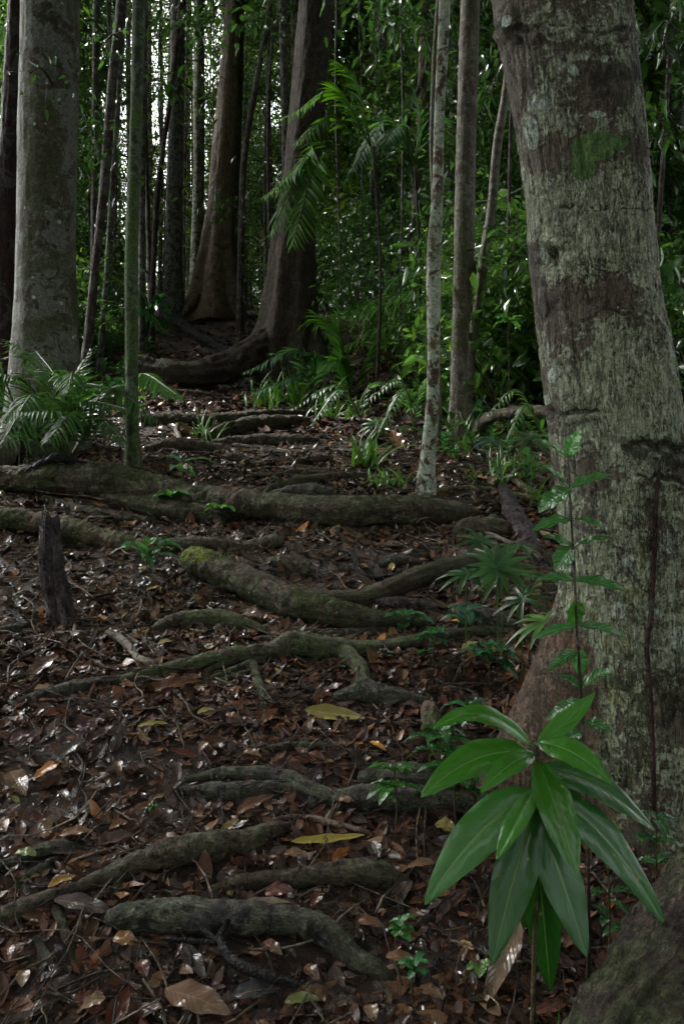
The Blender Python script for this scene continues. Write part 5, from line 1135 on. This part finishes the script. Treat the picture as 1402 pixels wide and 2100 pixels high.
# right-hand thicket and left-hand thicket
for i in range(110):
    y = rng.uniform(6.8, 20); x = xr(y)+rng.random()**1.2*(.36*y-xr(y)+1.0)+.35
    put(bush, int(rng.integers(0, 3)), x, y, rng.uniform(.7, 1.25))
for i in range(16):
    y = rng.uniform(8.5, 14); x = xl(y)-.1-rng.random()*.8
    put(bush, int(rng.integers(0, 3)), x, y, rng.uniform(.35, .6))
for i in range(30):
    y = rng.uniform(8.5, 21); x = xl(y)-.4-rng.random()*max(.5, .36*y+xl(y))
    put(bush, int(rng.integers(0, 3)), x, y, rng.uniform(.55, 1.0))
for i in range(80):
    y = rng.uniform(8, 22); x = xr(y)+.3+rng.random()*(.38*y-xr(y)+.5)
    put(sap, int(rng.integers(0, 3)), x, y, rng.uniform(.8, 1.3))
for i in range(26):
    y = rng.uniform(9, 22); x = xl(y)-.4-rng.random()*max(.6, .38*y+xl(y))
    put(sap, int(rng.integers(0, 3)), x, y, rng.uniform(.7, 1.2))
for i in range(20):
    y = rng.uniform(7.5, 17); x = xr(y)+.4+rng.random()*(.36*y-xr(y))
    put(plm, int(rng.integers(0, 2)), x, y, rng.uniform(.7, 1.2))
for i in range(8):
    y = rng.uniform(8.5, 17); x = xl(y)-.4-rng.random()*max(.5, .36*y+xl(y))
    put(plm, int(rng.integers(0, 2)), x, y, rng.uniform(.6, 1.0))
rng = np.random.default_rng(31)
# trees: thick to the right, thin where the sky shows
for i in range(110):
    y = 13+32*rng.random(); u_ = rng.uniform(-.42, .42)
    x = u_*y
    gap = -.27 < u_ < -.06
    if y < 22 and (xl(y)-.8 < x < xr(y)+.8): continue
    if (gap and (y < 24 or rng.random() < .72)) or (y < 20 and -.34 < u_ < .02): continue
    put(tre, int(rng.integers(0, 3)), x, y, rng.uniform(.8, 1.3))
for x, y in [(-3.2, 1.5), (-4.5, 4.2), (-1.5, -2.5), (2.6, -1.8), (4.6, 1.2), (5.2, 4.5), (-6.5, -1), (0.8, -5.5), (6.5, -3.0), (-4.0, -5.5), (-7.5, 5.5), (8.0, 2.5)]:  # unseen trees added so their crowns darken and break up the skylight
    o = dup(tre[1], (x, y, float(G(x, y))-.05), rng.uniform(0, 6.28), rng.uniform(.75, 1.0), label='unseen tall slim tree added so its crown shades the trail', group='unseen tall slim trees added to shade the trail')
rng = np.random.default_rng(32)
for i in range(34):     # unseen trees added behind and beside the viewer to block low skylight
    a = math.radians(100+340*i/34)+.0; rr_ = rng.uniform(7, 15)
    x, y = rr_*math.cos(a), rr_*math.sin(a)-1.0
    if y > 3 and abs(x) < .45*y+3.5: continue
    dup(tre[2] if i % 2 else tre[0], (x, y, float(G(x, y))-.05), rng.uniform(0, 6.28), rng.uniform(.8, 1.2), label='unseen leafy slim tree added around the trail to block skylight', group='unseen leafy slim trees added to block skylight')
for x, y in [(-1.8, 3.8), (-3.0, 7.0), (3.2, 7.5), (-.5, -.8), (3.4, 2.0), (-6, 9), (5.5, 8.5), (-2.2, .2)]:  # more trees outside the frame, added as overhead shade
    o = dup(tre[1], (x*1.25, y, float(G(x, y))-.05), rng.uniform(0, 6.28), rng.uniform(.85, 1.0), label='unseen tall slim tree added so its crown shades the trail', group='unseen tall slim trees added to shade the trail') if abs(x*1.25) > .36*y+.5 else None
rng = np.random.default_rng(33)
for i in range(26):     # beyond the crest, closing the view
    yb = rng.uniform(28, 46); xb_ = rng.uniform(-16, 16)
    if -.27 < xb_/yb < -.06 and rng.random() < .5: continue
    put(tre, 2, xb_, yb, rng.uniform(.6, .85))
rng = np.random.default_rng(34)
for i in range(26):
    y = rng.uniform(22, 42); put(tre, 3, rng.uniform(-.29, -.04)*y, y, rng.uniform(.8, 1.15))
for i in range(70):
    y = rng.uniform(12, 34); x = rng.uniform(-.36, .38)*y
    if xl(y)-.2 < x < xr(y)+.2 and y < 19: continue
    put([pole], 0, x, y, rng.uniform(.5, 1.3))
rng = np.random.default_rng(35)
# far wood that reads as one mass
n = 90000
y = 38+26*rng.random(n); u_ = rng.uniform(-.5, .5, n); x = u_*y
zz = CAMZ+rng.uniform(0, 1, n)**1.15*.62*y+3.5
k = fbm(x*.22, y*.22, zz*.22, 71, 3)
dens = np.where((u_ < -.05) & (u_ > -.30), -.16-.30*sst(.14, .34, (zz-CAMZ)/y), .15)
m = k+dens > 0
P = np.stack([x, y, zz], -1)[m]; n = len(P)
g = Geo(); T = rdir(n); T[:, 2] = T[:, 2]*.5-.3
leaves(g, P, T, rdir(n)+[0, 0, .8], rng.uniform(.25, .5, n), rng.uniform(.12, .22, n), seg=2, cols=2, curl=.5, fold=.3, tint=greens(n, (.045, .09, .022), .3, .3))
o = g.build('far_forest_foliage', M['leaf_far']); o['kind'] = 'stuff'

rng = np.random.default_rng(36)
# small plants along the verges
def proto_small(seed, nl, L, wd, base, label, group):
    global rng
    e = empty('seedling', (0, 0, 0), label, 'seedling', group); g = Geo(); gs = Geo()
    tube(gs, [(0, 0, -.02), (.01, 0, .07), (.0, .01, .16)], [.003, .0025, .002], seg=6, n=12); gs.build('stem', M['stem'], e)
    for k in range(nl):
        a = k*2.4; el = .7-.9*(k % 3)/3; d_ = np.array([math.cos(a)*math.cos(el), math.sin(a)*math.cos(el), math.sin(el)]); p = np.array([0, 0, .16-.10*(k/nl)])
        bigleaf(g, p, p+d_*L*.5+[0, 0, L*.2], p+d_*L-[0, 0, L*.15], wd, (0, -.1, 1), seg=10, cols=4, fold=.25, tint=np.array(base)*np.exp(rng.normal(0, .25)), wav=.12, vein=.006, nv=7)
    g.build('foliage', M['leaf_near'], e); return e
sml = [proto_small(1, 9, .11, .035, (.03, .10, .035), 'small glossy seedling on the shaded verge of the trail', 'small glossy seedlings of the verge'),
       proto_small(2, 7, .16, .03, (.04, .13, .03), 'small long-leaved seedling on the shaded verge of the trail', 'small long-leaved seedlings of the verge'),
       proto_small(3, 12, .075, .028, (.035, .12, .05), 'small round-leaved seedling on the shaded verge of the trail', 'small round-leaved seedlings of the verge')]
for i in range(170):
    y = rng.uniform(4.6, 11); x = (.10*y if y < 7 else xr(y)-.15)+rng.random()**1.4*.30*y+rng.normal(0, .08)
    if y < 5.2: x += .25
    put(sml, int(rng.integers(0, 3)), x, y, rng.uniform(.5, 1.4))
for i in range(80):
    y = rng.uniform(7.0, 15); x = xl(y)+.5-rng.random()**1.3*.2*y
    put(sml, int(rng.integers(0, 3)), x, y, rng.uniform(.5, 1.4))
gt = Geo(); T = rdir(30)*.6+[0, 0, 1]
leaves(gt, rng.normal(0, .05, (30, 3))*[1, 1, 0], T, rdir(30)+[0, -1, .5], rng.uniform(.12, .32, 30), .009, seg=6, cols=2, curl=rng.uniform(.6, 2.0, 30), fold=.4, tint=greens(30, (.04, .11, .022), .25, .3), shape='strap')
gtu = empty('grass_tuft', (0, 0, 0), 'small wild grass tuft among the verge seedlings', 'grass', 'wild grass tufts of the verge'); gt.build('blades', M['palm'], gtu)
for i in range(46):
    y = rng.uniform(4.7, 10.5); x = (.11*y if y < 7 else xr(y)-.2)+rng.random()**1.4*.26*y
    if y < 5.2: x += .25
    put([gtu], 0, x, y, rng.uniform(.6, 1.3))
def spray(px0, py0, px1, py1, d, n, L, wd, label, tint=(.02, .055, .015), spreadpx=40):
    a, b = Wp(px0, py0, d), Wp(px1, py1, d-.2); e = empty('hanging_branch', a, label, 'branch'); gs = Geo(); g = Geo()
    m = (a+b)/2+np.array([0, 0, .06]); c, _ = tube(gs, [a, m, b], [.008, .006, .003], seg=6, n=30, rough=.1)
    sp = spreadpx/FPX*d; k = rng.integers(4, 30, n); E = c[k]+rng.normal(0, 1, (n, 3))*sp*[1, 1, .7]
    for q in range(0, n, 5): tube(gs, [c[k[q]], E[q]], [.003, .0015], seg=4, n=4)
    T = rng.normal(size=(n, 3))*[1, 1, .5]+[0, 0, -.7]
    leaves(g, E, T, rdir(n)*.6+[0, 0, .8], L*rng.uniform(.6, 1.2, n), wd*rng.uniform(.7, 1.2, n), seg=5, cols=2, curl=.7, fold=.3, tint=greens(n, tint, .25, .15))
    gs.build('stem', M['stemdark'], e, origin=a); g.build('foliage', M['leaf_far'], e, origin=a)
for a in [
    (330, -30, 372, 50, 9, 60, .10, .04, 'dark leafy twig hanging over the top between the left trunks'),
    (470, -20, 420, 95, 9, 90, .10, .045, 'dark leafy twig hanging in front of the reddish tree'),
    (110, 175, 60, 150, 5.6, 16, .06, .022, 'thin twig with few leaves crossing the mottled grey trunk'),
    (250, 80, 210, 95, 8, 30, .08, .03, 'small silvery leafed twig at the dark leaning sapling'),
    (395, 180, 350, 195, 10, 30, .09, .03, 'small leafy twig across the grey mottled trunk'),
    (300, 190, 315, 175, 9, 14, .14, .06, 'cluster of big dark leaves beside the mossy green trunk'),
    (170, 260, 215, 330, 9, 130, .09, .035, 'dark foliage spray between mottled tree and leaning sapling'),
    (740, -30, 790, 90, 8, 120, .13, .035, 'dark long-leaved branch hanging right of the central tree top'),
    (880, 20, 960, 160, 8.5, 140, .15, .04, 'dark branch with long leaves hanging behind the lichen trunk top'),
    (1040, 60, 1000, 230, 7.8, 110, .16, .035, 'long drooping leaves hanging just left of the big tree'),
    (1402, 20, 1350, 120, 4.5, 90, .11, .04, 'dark leafy branch hanging at the upper edge beyond the big tree'),
    (1400, 300, 1345, 230, 5.5, 80, .10, .035, 'second dark leafy branch beyond the big tree'),
    (1402, 600, 1360, 560, 4.5, 26, .12, .05, 'few lighter leaves poking out beyond the big trunk'),
    (1402, 760, 1375, 700, 5, 50, .10, .035, 'dark leaf cluster low beyond the big trunk'),
    (700, 640, 780, 560, 9, 200, .09, .03, 'feathery leaf spray in the thicket right of the central tree'),
    (560, 60, 520, 20, 11, 90, .10, .04, 'dark twig of leaves between reddish and central trees'),
    (455, 420, 500, 440, 12, 60, .10, .04, 'leafy epiphyte twig at the reddish tree trunk')]: spray(*a)
